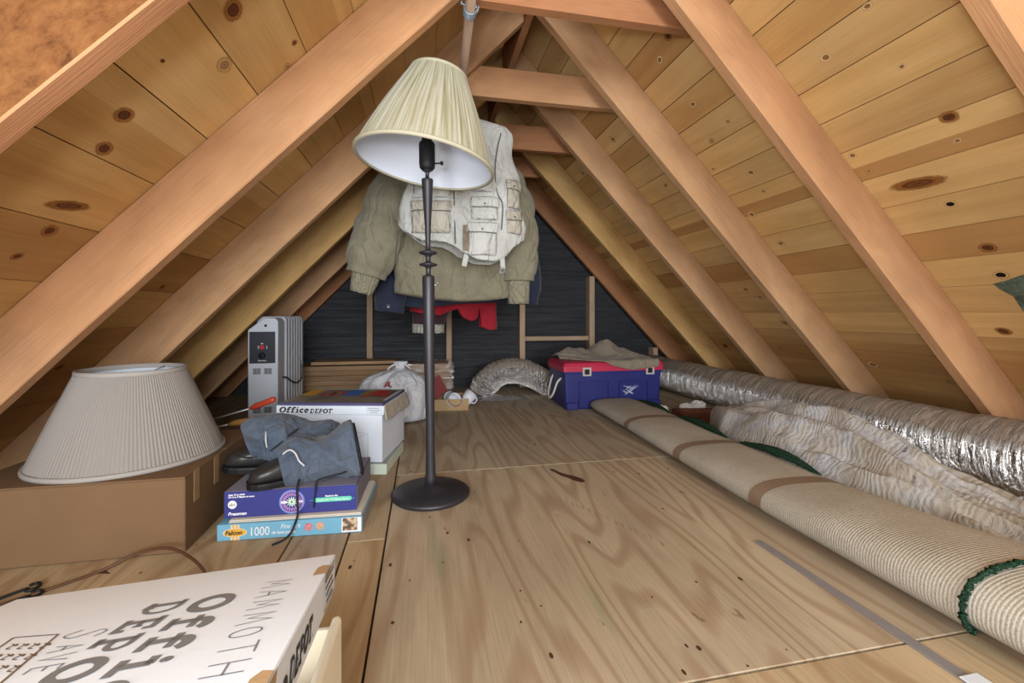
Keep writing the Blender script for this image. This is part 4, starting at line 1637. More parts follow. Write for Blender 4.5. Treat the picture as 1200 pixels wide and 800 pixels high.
cup((-0.115, 0.06, 0.047), (68, 0, 20), 'white cup with plum rim tipped on its side, leftmost in the tray', 0.047, 0.085)
cup((-0.03, 0.075, 0.03), (-38, 22, -30), 'white cup leaning against the right end of the tray', 0.045, 0.09)
cup((-0.105, 0.185, 0.05), (75, 0, -15), 'white cup lying at the back of the tray behind the others', 0.043, 0.08)
M_maroon = plain('dull red folder card', '#7d3330', 0.7, 0.12, 12)
mb = MB()
mb.T = TM @ Matrix.Translation((-0.27, 0.12, 0.02)) @ Matrix.Rotation(R(-32), 4, 'Y') @ Matrix.Rotation(R(10), 4, 'Z')
mb.prism([(0, 0), (0.16, 0.0), (0.17, 0.125), (0.01, 0.13)], 0.0, 0.014, 0.002)
o = mb.build('folder', M_maroon, frame=Matrix.Translation((0.05, 2.98, 0.06)))
tag(o, 'dull red folder sticking up from the cardboard tray behind the lamp pole', 'folder')

# ------------------------------------------------------------------ foil ducts
t = NT('wrinkled dusty foil')
co = t.coord('Object')
geo = t.n('ShaderNodeNewGeometry')
sp = t.n('ShaderNodeSeparateXYZ', i_Vector=geo.outputs['Normal'])
nz = t.noise(t.mapping(co, (9, 45, 9)), 1.0, 6, 0.7, 0.4)
cr = t.noise(t.mapping(co, (11, 42, 11)), 1.0, 4, 0.55, 0.35)
cr2 = t.noise(t.mapping(co, (30, 90, 30)), 1.0, 3, 0.55, 0.3)
dust = t.math('ADD', t.maprange(sp.outputs[2], 0.25, 0.55, 0, 1), t.math('MULTIPLY', t.math('SUBTRACT', nz, 0.5), 0.6), clamp=True)
t.setc(t.mix(dust, '#e6e4e2', '#9a8d80'))
t.p(Metallic=t.maprange(dust, 0, 1, 0.95, 0.1), Roughness=t.maprange(dust, 0, 1, 0.24, 0.6))
t.bump(t.math('MULTIPLY', t.math('ADD', t.math('MULTIPLY', cr, 2.2), t.math('MULTIPLY', cr2, 0.5)), t.maprange(dust, 0, 1, 1.0, 0.06)), 1.0, 0.05)
M_foil = t.m
t = NT('bright crumpled foil')
nz = t.noise(t.mapping(t.coord('Object'), (22, 22, 22)), 1.0, 6, 0.7, 2.0)
t.setc('#cfcfd2')
t.p(Metallic=1.0, Roughness=0.15)
t.bump(nz, 1.0, 0.04)
M_foil2 = t.m


def duct(name, path, rad, label, n=36, rib=0.014, amp=0.006, mat=None):
    path = spline(path, 40)
    P = []
    acc = 0.0
    rs = []
    mb = MB().smooth()
    N = len(path)
    for i, p in enumerate(path):
        if i:
            acc += (p - path[i - 1]).length
        d = (path[min(i + 1, N - 1)] - path[max(0, i - 1)]).normalized()
        s = d.cross(Vector((0, 0, 1))).normalized()
        u = s.cross(d)
        r0 = rad + amp * 0.45 * math.sin(acc / rib * 2 * PI * 0.5) + amp * noise.noise(Vector((acc * 5, 0, 3)))
        ring = []
        for k in range(n):
            th = 2 * PI * k / n
            dr = s * math.cos(th) + u * math.sin(th)
            a = noise.noise(Vector((acc * 22, math.cos(th) * 1.6, math.sin(th) * 1.6 + 7)))
            b = noise.noise(Vector((acc * 60, math.cos(th) * 3, math.sin(th) * 3)))
            r = r0 + amp * 0.7 * a + amp * 0.2 * b
            q = p + dr * r
            q.z = max(q.z, 0.0015)
            ring.append(q)
        rs.append(ring)
    mb.rings(rs)
    o = mb.build(name, mat or M_foil, frame=Matrix.Translation(path[0]))
    return tag(o, label, 'duct')


duct('foil_duct', [(1.995, 3.62, 0.135), (1.99, 3.0, 0.132), (1.99, 2.2, 0.131), (2.0, 1.5, 0.133), (2.0, 0.9, 0.14), (1.98, 0.3, 0.135)], 0.126, 'long silver foil duct lying along the right eave')
duct('foil_duct', [(0.44, 3.38, 0.02), (0.475, 3.37, 0.09), (0.57, 3.36, 0.165), (0.70, 3.34, 0.19), (0.83, 3.32, 0.155), (0.93, 3.30, 0.10), (1.01, 3.29, 0.085)], 0.098, 'short bent foil duct arching up from the floor left of the tub', mat=M_foil)
mb = MB().smooth()


def foilscrap(u, v):
    x = 0.33 + 0.42 * u
    y = 3.13 + 0.12 * v
    e = 4 * u * (1 - u) * v * (1 - v) * 4
    return Vector((x + 0.02 * noise.noise(Vector((u * 5, v * 5, 2))), y + 0.03 * noise.noise(Vector((u * 5, v * 3, 5))), 0.003 + min(1, e) * abs(0.045 * ridge(Vector((u * 7, v * 4, 1)))) * (0.4 + 0.6 * (1 - u))))


mb.grid(48, 18, foilscrap)
o = mb.build('foil_scrap', M_foil2, frame=Matrix.Translation((0.5, 3.2, 0)))
solid(o, 0.001, 1)
tag(o, 'flat crumpled scrap of shiny foil on the floor at the duct mouth', 'foil')

# ------------------------------------------------------------------ storage tub
M_blue = plain('dark blue plastic', '#262a6c', 0.42, 0.06, 10, spec=0.45)
M_red = plain('red plastic', '#b52748', 0.42, 0.08, 10, spec=0.45)
M_latch = plain('pale latch plastic', '#b9b6b4', 0.45, 0.06)
M_scuff = plain('white scuff', '#aeb4c6', 0.7, 0.15, 60)
TBX0, TBX1, TBY0, TBY1 = 0.905, 1.60, 2.745, 3.10
tub = thing('storage_tub', (1.25, 2.92, 0), 'dark blue plastic storage tub with a red lid near the back wall', 'tub')
rings = []
for z, ins in ((0.0, 0.03), (0.0, 0.022), (0.012, 0.012), (0.235, 0.0), (0.236, -0.006), (0.25, -0.008)):
    x0, x1, y0, y1 = TBX0 + ins, TBX1 - ins, TBY0 + ins * .8, TBY1 - ins * .8
    c_ = 0.02
    rings.append([Vector(p + (max(z, 0.001),)) for p in ((x0 + c_, y0), (x1 - c_, y0), (x1 - .006, y0 + .006), (x1, y0 + c_), (x1, y1 - c_), (x1 - .006, y1 - .006), (x1 - c_, y1), (x0 + c_, y1), (x0 + .006, y1 - .006), (x0, y1 - c_), (x0, y0 + c_), (x0 + .006, y0 + .006))])
mb = MB()
mb.rings(rings)
tbod = mb.build('body', M_blue, tub, w=True)
for x0, x1 in ((1.005, 1.215), (1.285, 1.50)):
    mb = MB()
    for a, b in (((x0, 0.0), (x0 + 0.009, 0.182)), ((x1 - 0.009, 0.0), (x1, 0.182)), ((x0, 0.176), (x1, 0.186))):
        za = max(0.014, a[1])
        mb.box((a[0], TBY0 - 0.006, za), (b[0], TBY0 + 0.02, b[1]), 0.0015)
    mb.build('rib_frame', M_blue, tbod, w=True)
for x0 in (TBX0 + 0.012, TBX1 - 0.095):
    mb = MB().box((x0, TBY0 - 0.008, 0.0012), (x0 + 0.08, TBY0 + 0.03, 0.05), 0.006)
    mb.build('corner_foot', M_blue, tbod, w=True)
mb = MB()
rings = []
for z, ins in ((0.2505, -0.012), (0.285, -0.012), (0.305, -0.004), (0.312, 0.012), (0.312, 0.03)):
    x0, x1, y0, y1 = TBX0 + ins, TBX1 - ins, TBY0 + ins, TBY1 - ins
    c_ = 0.02
    rings.append([Vector(p + (z,)) for p in ((x0 + c_, y0), (x1 - c_, y0), (x1 - .006, y0 + .006), (x1, y0 + c_), (x1, y1 - c_), (x1 - .006, y1 - .006), (x1 - c_, y1), (x0 + c_, y1), (x0 + .006, y1 - .006), (x0, y1 - c_), (x0, y0 + c_), (x0 + .006, y0 + .006))])
mb.rings(rings)
tlid = mb.build('lid', M_red, tub, w=True)
for x in (1.025, 1.475):
    mb = MB()
    y = TBY0 - 0.016
    for lo, hi in (((x, y, 0.222), (x + 0.06, y + 0.012, 0.232)), ((x, y, 0.266), (x + 0.06, y + 0.012, 0.278)), ((x, y, 0.232), (x + 0.013, y + 0.012, 0.266)), ((x + 0.047, y, 0.232), (x + 0.06, y + 0.012, 0.266))):
        mb.box(lo, hi, 0.002)
    lt = mb.build('latch', M_latch, tub, w=True)
    mb = MB().box((x + 0.014, y + 0.002, 0.233), (x + 0.046, y + 0.0115, 0.264), 0.002)
    mb.build('latch_tongue', M_dark, lt, w=True)
mb = MB()
rr = random.Random(2)
for k in range(9):
    a = rr.uniform(0.3, 0.75) * rr.choice((-1, 1))
    cx_, cz_ = rr.uniform(1.32, 1.41), rr.uniform(0.085, 0.14)
    l_ = rr.uniform(.015, .04)
    mb.T = frame_xy((cx_, TBY0 - 0.0015 + 0.004, cz_), (1, 0, 0), (0, 0.05, 1))
    mb.ribbon([(-l_, -l_ * a), (0, 0.003), (l_, l_ * a)], [0.001, 0.007, 0.001])
mb.build('scuff_mark', M_scuff, tbod, w=True)
M_rope = plain('white rope', '#cfcac4', 0.8, 0.1, 60)
mb = MB().smooth()
mb.tube(spline([(TBX0 + .006, 2.83, 0.2), (TBX0 - 0.02, 2.84, 0.17), (TBX0 - 0.04, 2.87, 0.09), (TBX0 - 0.05, 2.92, 0.055), (TBX0 - 0.04, 2.98, 0.09), (TBX0 - 0.01, 3.01, 0.17), (TBX0 + .006, 3.02, 0.2)], 8), 0.007, 8)
mb.build('rope_handle', M_rope, tub, w=True)

# cloth thrown over the tub lid
M_drop = cloth('khaki drop cloth', '#857a6c', '#998d7d', fold=7, foldamt=0.7)
mb = MB().smooth()
outl = [(0.0, (0.985, 3.08), (0.985, 2.92)), ]


def dropc(u, v):
    # u along the tub, v from back to front; hangs over the front edge at the right
    x = 0.93 + 0.63 * u
    y0 = 3.12 - 0.02 * u
    fr = lerp_table([(0.0, 2.94), (0.15, 2.86), (0.3, 2.775), (0.42, 2.73), (0.55, 2.722), (1.0, 2.722)], u)[0]
    drop = lerp_table([(0.0, 0.0), (0.38, 0.0), (0.5, 0.035), (0.7, 0.06), (0.85, 0.052), (1.0, 0.04)], u)[0]
    bump_ = lerp_table([(0.0, 0.02), (0.15, 0.065), (0.35, 0.05), (0.45, 0.09), (0.6, 0.12), (0.75, 0.06), (1.0, 0.012)], u)[0]
    tot = (y0 - fr) + drop
    s = v * tot
    w_ = max(0, 0.018 * ridge(Vector((x * 5 + v * 2.2, v * 3 - u * 2, 2.2)))) + 0.010 * noise.noise(Vector((x * 14, v * 7, 4)))
    if s < (y0 - fr):
        y = y0 - s
        hump = math.exp(-((y - 3.0) / 0.09) ** 2) * bump_
        z = 0.3165 + hump + max(0.0, w_) * (0.4 + 0.6 * math.sin(PI * min(1, v)))
    else:
        y = fr - 0.004 - 0.3 * max(0, w_)
        z = 0.3165 - (s - (y0 - fr))
    return Vector((x + 0.012 * noise.noise(Vector((v * 5, u * 3, 9))), y, z))


mb.grid(70, 60, dropc)
o = mb.build('drop_cloth', M_drop, frame=Matrix.Translation((1.25, 2.92, 0.315)))
solid(o, 0.0025, 1)
tag(o, 'crumpled khaki cloth thrown over the red lid of the tub', 'cloth')

# ------------------------------------------------------------------ hanging rod and clothes
M_rod = wood('rod wood', [(0.3, '#8f7460'), (0.6, '#a58a74'), (0.8, '#b79c86')], long=1.2, cross=25, rnd=False)
ra, rb_ = Vector((0.150, 1.34, 1.637)), Vector((0.20, 2.95, 1.637))
dX = (rb_ - ra).normalized()
M_ = Matrix((dX, Vector((-dX.y, dX.x, 0)), Vector((0, 0, 1)))).transposed().to_4x4()
M_.translation = ra
mb = MB().smooth()
mb.tube([ra, ra.lerp(rb_, 0.5), rb_], 0.0165, 18)
o = mb.build('clothes_rod', M_rod, frame=M_)
tag(o, 'round wooden clothes rod hung under the collar ties', 'rod')


def on_rod(y):
    return ra + (rb_ - ra) * ((y - ra.y) / (rb_.y - ra.y))


M_bluewire = plain('blue grey wire', '#8ea0b0', 0.4, 0.08, metal=0.5)
for y, lab in ((1.46, 'blue-grey wire wound round the rod at the nearest collar tie'),):
    mb = MB().smooth()
    c = on_rod(y) - Vector((0, 0, 0.003))
    pts = []
    for k in range(100):
        th = 2 * PI * k / 20
        pts.append(c + Vector((0.0205 * math.cos(th) * 1.0, -0.016 + 0.032 * k / 99, 0.0205 * math.sin(th))))
    mb.tube(pts, 0.0028, 6)
    mb.tube(spline([pts[-1], c + Vector((0.03, 0.005, 0.02)), c + Vector((0.038, 0.0, 0.05))], 5), 0.0025, 6)
    mb.tube(spline([pts[0], c + Vector((-0.026, -0.02, 0.004)), c + Vector((-0.03, -0.024, 0.012))], 5), 0.0025, 6)
    o = mb.build('wire_tie', M_bluewire, frame=Matrix.Translation(c))
    tag(o, lab, 'wire')


def hanger(y, halfw, drop, label, m=None):
    c = on_rod(y)
    h = thing('coat_hanger', c, label, 'hanger', group='coat hangers')
    mb = MB().smooth()
    r = 0.0205
    hook = [c + Vector((r * math.cos(R(a)), 0, r * math.sin(R(a)))) for a in range(-160, 1, 20)][::-1]
    hook = [c + Vector((r * math.cos(R(a)), 0.0, r * math.sin(R(a)))) for a in range(185, -41, -15)]
    hook += [c + Vector((0.012, 0, -0.035)), c + Vector((0.006, 0, -0.07)), c + Vector((0.003, 0, -0.10))]
    mb.tube(hook, 0.003, 8)
    mb.build('hook', m or M_whitewire, h, w=True)
    mb = MB().smooth()
    top = c + Vector((0.003, 0, -0.098))
    pts = [top, top + Vector((halfw * .4, 0, -0.035)), top + Vector((halfw * .9, 0, -0.085)), top + Vector((halfw, 0, -0.105)), top + Vector((halfw * .9, 0, -0.11)), top + Vector((0, 0, -0.11)), top + Vector((-halfw * .9, 0, -0.11)), top + Vector((-halfw, 0, -0.105)), top + Vector((-halfw * .9, 0, -0.085)), top + Vector((-halfw * .4, 0, -0.035)), top]
    mb.tube(pts, 0.0032, 8)
    mb.build('shoulder_wire', m or M_whitewire, h, w=True)
    return c


def sgnpow(v, e):
    return math.copysign(abs(v) ** e, v)


class Torso:
    """body of a garment: outline table by height, superelliptic plan"""

    def __init__(self, tab, yc, hem, e=2.4, wr=0.008, wf=6.0, puff=None, seed=0.0):
        self.tab, self.yc, self.hem, self.e, self.wr, self.wf, self.puff, self.seed = tab, yc, hem, e, wr, wf, puff, seed
        self.top = -tab[0][0]

    def sec(self, z):
        return lerp_table(self.tab, -z)

    def hemz(self, x):
        return lerp_table(self.hem, x)[0]

    def pt(self, th, t, extra=0.0):
        # two passes so the hem height follows x
        z = self.top + (self.hemz(0.17) - self.top) * t
        for _ in range(3):
            xl, xr, d = self.sec(z)
            cx, a = (xl + xr) / 2, (xr - xl) / 2
            x = cx + a * sgnpow(math.cos(th), 2 / self.e)
            z = self.top + (self.hemz(x) - self.top) * t
        xl, xr, d = self.sec(z)
        cx, a = (xl + xr) / 2, (xr - xl) / 2
        nx, ny = math.cos(th), math.sin(th)
        x = cx + a * sgnpow(nx, 2 / self.e)
        y = self.yc + d * sgnpow(ny, 2 / self.e)
        s = self.seed
        w_ = self.wr * (0.9 * ridge(Vector((x * self.wf + s, y * self.wf, z * self.wf * .6))) + 0.7 * noise.noise(Vector((x * self.wf * 2.3, y * 4 + s, z * self.wf * 1.1))))
        if self.puff:
            pitch, amp = self.puff
            w_ += amp * (abs(math.sin(PI * (z + 0.01 * noise.noise(Vector((x * 6, y * 6, s)))) / pitch)) ** 0.6 - 0.6)
        fade = min(1.0, t * 6)
        return Vector((x + nx * (w_ * fade + extra), y + ny * (w_ * fade + extra), z))

    def build(self, name, m, parent, n=88, nz=64, th=0.003):
        mb = MB().smooth()
        mb.rings([[self.pt(2 * PI * k / n, i / nz) for k in range(n)] for i in range(nz + 1)], True, True, False)
        o = mb.build(name, m, parent, w=True)
        solid(o, th, -1)
        return o

    def front_patch(self, mb, x0, x1, z0, z1, off=0.004, puff=0.008, nu=10, nv=10, wr=0.004):
        """panel lying on the front of the garment"""
        def fn(u, v):
            x = x0 + (x1 - x0) * u
            z = z0 + (z1 - z0) * v
            xl, xr, d = self.sec(z)
            cx, a = (xl + xr) / 2, (xr - xl) / 2
            q = max(-0.985, min(0.985, (x - cx) / a))
            y = self.yc - d * (1 - abs(q) ** self.e) ** (1 / self.e)
            edge = min(1.0, 6 * min(u, 1 - u)) * min(1.0, 6 * min(v, 1 - v))
            b = puff * edge * (0.7 + 0.5 * noise.noise(Vector((x * 25, 3, z * 25)))) + wr * noise.noise(Vector((x * 40, 8, z * 30)))
            return Vector((x + 0.003 * noise.noise(Vector((z * 20, x * 9, 2))), y - off - max(self.wr * 0.9, 0.002) - b, z + 0.004 * noise.noise(Vector((x * 16, 5, z * 9)))))
        mb.grid(nu, nv, fn, True)


def sleeve(parent, name, path, rad, m, n=26, puff=None, wr=0.006, seed=0, flat=0.85, cuff=None, cuffm=None):
    path = spline(path, 10)
    rr_ = spline([(r, 0, 0) for r in rad], 10)
    N = len(path)
    rs = []
    for i, p in enumerate(path):
        d = (path[min(i + 1, N - 1)] - path[max(0, i - 1)]).normalized()
        s = d.cross(Vector((0, 1, 0))).normalized()
        u = s.cross(d)
        r = rr_[i].x
        ring = []
        for k in range(n):
            th = 2 * PI * k / n
            dr = s * math.cos(th) + u * math.sin(th) * flat
            q = p + dr * r
            w_ = wr * (ridge(Vector((q.x * 9 + seed, q.y * 9, q.z * 12))) + 0.6 * noise.noise(q * 22))
            if puff:
                w_ += puff[1] * (abs(math.sin(PI * i / N * puff[0])) ** 0.6 - 0.6)
            ring.append(q + dr * w_)
        rs.append(ring)
    mb = MB().smooth()
    mb.rings(rs, True, True, cuff is None and False)
    o = mb.build(name, m, parent, w=True)
    solid(o, 0.003, -1)
    if cuff:
        L, r0, r1 = cuff
        p = path[-1]
        d = (path[-1] - path[-4]).normalized()
        s = d.cross(Vector((0, 1, 0))).normalized()
        u = s.cross(d)
        mb = MB().smooth()
        rs = []
        for i in range(7):
            t_ = i / 6
            r = r0 + (r1 - r0) * t_
            rs.append([p + d * (L * t_ - 0.012) + (s * math.cos(2 * PI * k / 48) + u * flat * math.sin(2 * PI * k / 48)) * (r + 0.0015 * (k % 2)) for k in range(48)])
        mb.rings(rs, True, False, False)
        c = mb.build('cuff', cuffm or m, o, w=True)
        solid(c, 0.004, -1)
    return o


# --- vest -------------------------------------------------------------------
M_vest = cloth('off white vest cotton', '#b4b5b1', '#c8c9c6', fold=12, foldamt=1.1, stain=0.2)
M_vest2 = cloth('stained vest cotton', '#a9a294', '#bfbbb0', fold=22, foldamt=0.5, stain=0.3)
M_stain = cloth('dark stain cotton', '#7d7060', '#9a9184', fold=20, foldamt=0.4)
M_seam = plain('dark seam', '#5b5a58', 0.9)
hc = hanger(2.0, 0.21, 0.1, 'white wire hanger holding the pale fishing vest')
vest = thing('fishing_vest', (0.17, 2.0, 1.5), 'off-white pocketed fishing vest hanging nearest the camera behind the lampshade', 'vest')
vt = Torso([(-1.508, 0.08, 0.26, 0.024), (-1.5, 0.05, 0.30, 0.03), (-1.48, -0.03, 0.375, 0.045), (-1.455, -0.05, 0.395, 0.052), (-1.36, -0.045, 0.40, 0.07), (-1.2, -0.055, 0.43, 0.085), (-1.08, -0.085, 0.445, 0.09), (-1.02, -0.09, 0.452, 0.09), (-0.95, -0.05, 0.45, 0.09), (-0.85, -0.04, 0.40, 0.085)], 2.0,
            [(-0.06, 0.985), (0.0, 0.945), (0.09, 0.94), (0.13, 0.925), (0.17, 0.895), (0.24, 0.865), (0.31, 0.862), (0.36, 0.885), (0.39, 0.93), (0.45, 0.965)], 2.5, 0.014, 8)
vt.build('body', M_vest, vest)
for nm, x0, x1, z0, z1, m in (('pocket', -0.045, 0.115, 0.975, 1.10, M_vest2), ('pocket', -0.04, 0.115, 1.125, 1.235, M_vest), ('pocket', 0.19, 0.315, 0.885, 1.015, M_vest), ('pocket', 0.205, 0.32, 1.04, 1.125, M_vest), ('pocket', 0.365, 0.43, 1.10, 1.215, M_vest2), ('pocket', 0.365, 0.435, 0.985, 1.08, M_vest2), ('pocket', 0.21, 0.30, 1.16, 1.25, M_vest)):
    mb = MB().smooth()
    vt.front_patch(mb, x0, x1, z0, z1, 0.004, 0.014, 14, 14)
    o = mb.build(nm, m, vest, w=True)
    solid(o, 0.002, -1)
    mb = MB().smooth()
    vt.front_patch(mb, x0 - 0.004, x1 + 0.004, z1 - 0.034, z1 + 0.008, 0.014, 0.006, 14, 6)
    f_ = mb.build('flap', m, o, w=True)
    solid(f_, 0.002, -1)
    # dark strip painting the shade in the crease under the flap
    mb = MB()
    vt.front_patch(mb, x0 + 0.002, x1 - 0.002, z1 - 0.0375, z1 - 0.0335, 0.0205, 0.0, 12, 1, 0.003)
    mb.build('flap_shade', M_seam, f_, w=True)
    mb = MB().smooth()
    vt.front_patch(mb, (x0 + x1) / 2 - .004, (x0 + x1) / 2 + .004, z1 - 0.026, z1 - 0.018, 0.0225, 0.001, 4, 4, 0)
    mb.build('snap', M_seam, f_, w=True)
for xs in ([(0.15, 1.45), (0.135, 1.35), (0.131, 1.2), (0.134, 1.05), (0.137, 0.93)], [(0.345, 1.44), (0.325, 1.36), (0.312, 1.25), (0.322, 1.16), (0.345, 1.11), (0.34, 1.0)], [(0.24, 1.30), (0.29, 1.305)]):
    mb = MB()
    P_ = spline([(x, 0, z) for x, z in xs], 8)

    def ed(p):
        xl, xr, d = vt.sec(p.z)
        cx, a = (xl + xr) / 2, (xr - xl) / 2
        q = max(-.98, min(.98, (p.x - cx) / a))
        return Vector((p.x, vt.yc - d * (1 - abs(q) ** vt.e) ** (1 / vt.e) - 0.0095, p.z))
    mb.tube([ed(p) for p in P_], 0.0028, 6)
    mb.build('seam', M_seam, vest, w=True)
mb = MB().smooth()
vt.front_patch(mb, 0.168, 0.20, 0.90, 1.01, 0.008, 0.004, 8, 10)
mb.build('stain_patch', M_stain, vest, w=True)
for x, z0, z1 in ((0.19, 0.835, 0.90), (0.345, 0.83, 0.885)):
    mb = MB().smooth()
    mb.T = Matrix.Translation((x, 1.925, z1)) @ Matrix.Rotation(R(12 if x < .3 else -4), 4, 'Y')
    mb.box((-0.011, -0.002, -(z1 - z0)), (0.011, 0.002, 0.01), 0.001)
    st_ = mb.build('hem_strap', M_vest, vest, w=True)
    if x > .3:
        mb = MB().smooth()
        mb.tube([Vector((x + 0.011 * math.cos(a * PI / 10), 1.923, z0 - 0.008 + 0.013 * math.sin(a * PI / 10))) for a in range(21)], 0.002, 6)
        mb.build('ring', M_wire, st_, w=True)

# --- olive puffer jacket -----------------------------------------------------
M_olive = cloth('olive drab nylon', '#7c7764', '#8d8873', fold=9, foldamt=0.8, stain=0.15)
M_olivec = cloth('olive knit cuff', '#8a8470', '#959078', fold=30, foldamt=0.2)
hanger(2.3, 0.2, 0.1, 'wire hanger inside the olive puffer jacket')
oj = thing('puffer_jacket', (0.17, 2.3, 1.45), 'olive green puffer jacket with knit cuffs hanging behind the pale vest', 'jacket')
jt = Torso([(-1.515, 0.1, 0.26, 0.03), (-1.46, 0.02, 0.34, 0.06), (-1.40, -0.06, 0.42, 0.08), (-1.3, -0.10, 0.46, 0.1), (-1.1, -0.115, 0.46, 0.115), (-0.9, -0.135, 0.455, 0.12), (-0.75, -0.13, 0.45, 0.11), (-0.65, -0.12, 0.44, 0.10)], 2.3,
           [(-0.13, 0.735), (-0.05, 0.722), (0.05, 0.705), (0.2, 0.695), (0.33, 0.70), (0.45, 0.715)], 2.4, 0.007, 6, puff=(0.135, 0.012), seed=3)
jt.build('body', M_olive, oj)
sleeve(oj, 'sleeve', [(-0.05, 2.3, 1.36), (-0.125, 2.28, 1.24), (-0.185, 2.25, 1.08), (-0.232, 2.23, 0.94), (-0.268, 2.23, 0.815)], [0.10, 0.115, 0.115, 0.112, 0.088], M_olive, puff=(4.3, 0.013), seed=1, cuff=(0.10, 0.066, 0.047), cuffm=M_olivec)
sleeve(oj, 'sleeve', [(0.39, 2.3, 1.36), (0.445, 2.28, 1.25), (0.478, 2.25, 1.10), (0.487, 2.24, 0.94), (0.488, 2.24, 0.80)], [0.10, 0.105, 0.10, 0.095, 0.078], M_olive, puff=(4.3, 0.012), seed=5, cuff=(0.13, 0.055, 0.05), cuffm=M_olivec)
mb = MB().smooth()
for dz in (0, 0.012):
    jt.front_patch(mb, 0.055 + dz, 0.062 + dz, 0.765 + dz, 0.772 + dz, 0.012, 0.002, 3, 3)
mb.build('zip_pull', M_steel, oj, w=True)

# --- navy jacket -------------------------------------------------------------
M_navyc = cloth('navy wool', '#2c3142', '#353b4d', fold=7, foldamt=0.4)
M_pewter = plain('pewter button', '#8f929a', 0.35, 0.05, metal=0.7)
hanger(2.52, 0.2, 0.1, 'wire hanger inside the navy jacket')
nj = thing('jacket', (0.19, 2.52, 1.42), 'dark navy jacket with a snap cuff hanging behind the olive one', 'jacket')
nt_ = Torso([(-1.51, 0.1, 0.27, 0.03), (-1.45, -0.02, 0.39, 0.05), (-1.38, -0.08, 0.46, 0.07), (-1.2, -0.12, 0.52, 0.075), (-0.9, -0.12, 0.53, 0.08), (-0.6, -0.10, 0.52, 0.075)], 2.53,
            [(-0.12, 0.675), (0.0, 0.66), (0.1, 0.675), (0.25, 0.69), (0.5, 0.70)], 2.4, 0.008, 5, seed=9)
nt_.build('body', M_navyc, nj)
ns_ = sleeve(nj, 'sleeve', [(-0.04, 2.52, 1.34), (-0.10, 2.5, 1.15), (-0.135, 2.49, 0.96), (-0.16, 2.48, 0.80), (-0.178, 2.48, 0.64)], [0.085, 0.085, 0.08, 0.082, 0.072], M_navyc, seed=4)
mb = MB().smooth()
mb.lathe([(0, 0), (0.012, 0), (0.011, 0.004), (0, 0.005)], 16, M=Matrix.Translation((-0.178, 2.417, 0.67)) @ Matrix.Rotation(R(90), 4, 'X'))
mb.build('snap', M_pewter, ns_, w=True)
sleeve(nj, 'sleeve', [(0.46, 2.52, 1.34), (0.53, 2.5, 1.15), (0.575, 2.49, 0.96), (0.597, 2.48, 0.82), (0.597, 2.48, 0.685)], [0.085, 0.085, 0.075, 0.07, 0.052], M_navyc, seed=7)

# --- red shirt ---------------------------------------------------------------
M_redc = cloth('brick red flannel', '#93202c', '#a52c38', fold=8, foldamt=0.5)
hanger(2.72, 0.19, 0.1, 'wire hanger inside the red shirt')
rs_ = thing('shirt', (0.19, 2.72, 1.42), 'red flannel shirt showing only its ragged hem below the jackets', 'shirt')
rt_ = Torso([(-1.5, 0.12, 0.27, 0.03), (-1.45, 0.02, 0.37, 0.04), (-1.38, -0.05, 0.43, 0.05), (-1.1, -0.065, 0.44, 0.05), (-0.5, -0.065, 0.45, 0.05)], 2.72,
            [(-0.065, 0.645), (0.0, 0.632), (0.10, 0.62), (0.175, 0.65), (0.215, 0.665), (0.235, 0.61), (0.29, 0.585), (0.325, 0.60), (0.338, 0.67), (0.35, 0.55), (0.40, 0.53), (0.45, 0.535)], 2.6, 0.008, 8, seed=13)
rt_.build('body', M_redc, rs_, n=130)

# --- plum garment ------------------------------------------------------------
M_plum = cloth('dark plum knit', '#3f2c30', '#4a3438', fold=9, foldamt=0.4)
M_hem = cloth('pale knit hem', '#a9a59a', '#b5b1a6', fold=30, foldamt=0.2)
hanger(2.88, 0.17, 0.1, 'wire hanger inside the plum garment, farthest along the rod')
pg = thing('cardigan', (0.19, 2.88, 1.42), 'dark plum knit garment with pale hem, lowest and farthest of the hanging clothes', 'cardigan')
pt_ = Torso([(-1.5, 0.12, 0.26, 0.03), (-1.44, 0.04, 0.34, 0.04), (-1.3, -0.02, 0.36, 0.05), (-0.8, -0.05, 0.22, 0.05), (-0.5, -0.055, 0.115, 0.045)], 2.88,
            [(-0.06, 0.555), (0.02, 0.55), (0.115, 0.55)], 2.4, 0.006, 8, seed=21)
pb_ = pt_.build('body', M_plum, pg)
mb = MB().smooth()
mb.rings([[pt_.pt(2 * PI * k / 64, 1.0, 0.003) + Vector((0, 0, -0.028 * i + 0.012)) for k in range(64)] for i in range(3)], True, False, False)
o = mb.build('hem_band', M_hem, pb_, w=True)
solid(o, 0.003, -1)

# ------------------------------------------------------------------ rolled carpet
t = NT('carpet backing')
co = t.coord('Object')
sy = t.n('ShaderNodeSeparateXYZ', i_Vector=co)
wv = t.n('ShaderNodeTexWave', wave_type='BANDS', bands_direction='Y', i_Vector=co, i_Scale=46.0, i_Distortion=0.6, i_Detail=2.0, i_Detail_Scale=2.0)
fine = t.noise(t.mapping(co, (260, 260, 260)), 1.0, 2, 0.5)
big = t.noise(co, 4.0, 4, 0.6)
c = t.ramp(big, [(0.3, '#b2ac9e'), (0.55, '#bfb9ac'), (0.75, '#c9c5ba')])
c = t.mix(0.4, c, t.ramp(wv.outputs['Fac'], [(0.1, '#a8a6a0'), (0.5, '#ffffff')]), 'MULTIPLY')
c = t.mix(0.35, c, t.ramp(fine, [(0.3, '#8c8c8c'), (0.6, '#ffffff')]), 'MULTIPLY')
t.setc(c)
t.p(Roughness=0.95, Specular_IOR_Level=0.1)
t.bump(t.math('ADD', t.math('MULTIPLY', wv.outputs['Fac'], 0.6), fine), 0.35, 0.003)
M_carpet = t.m
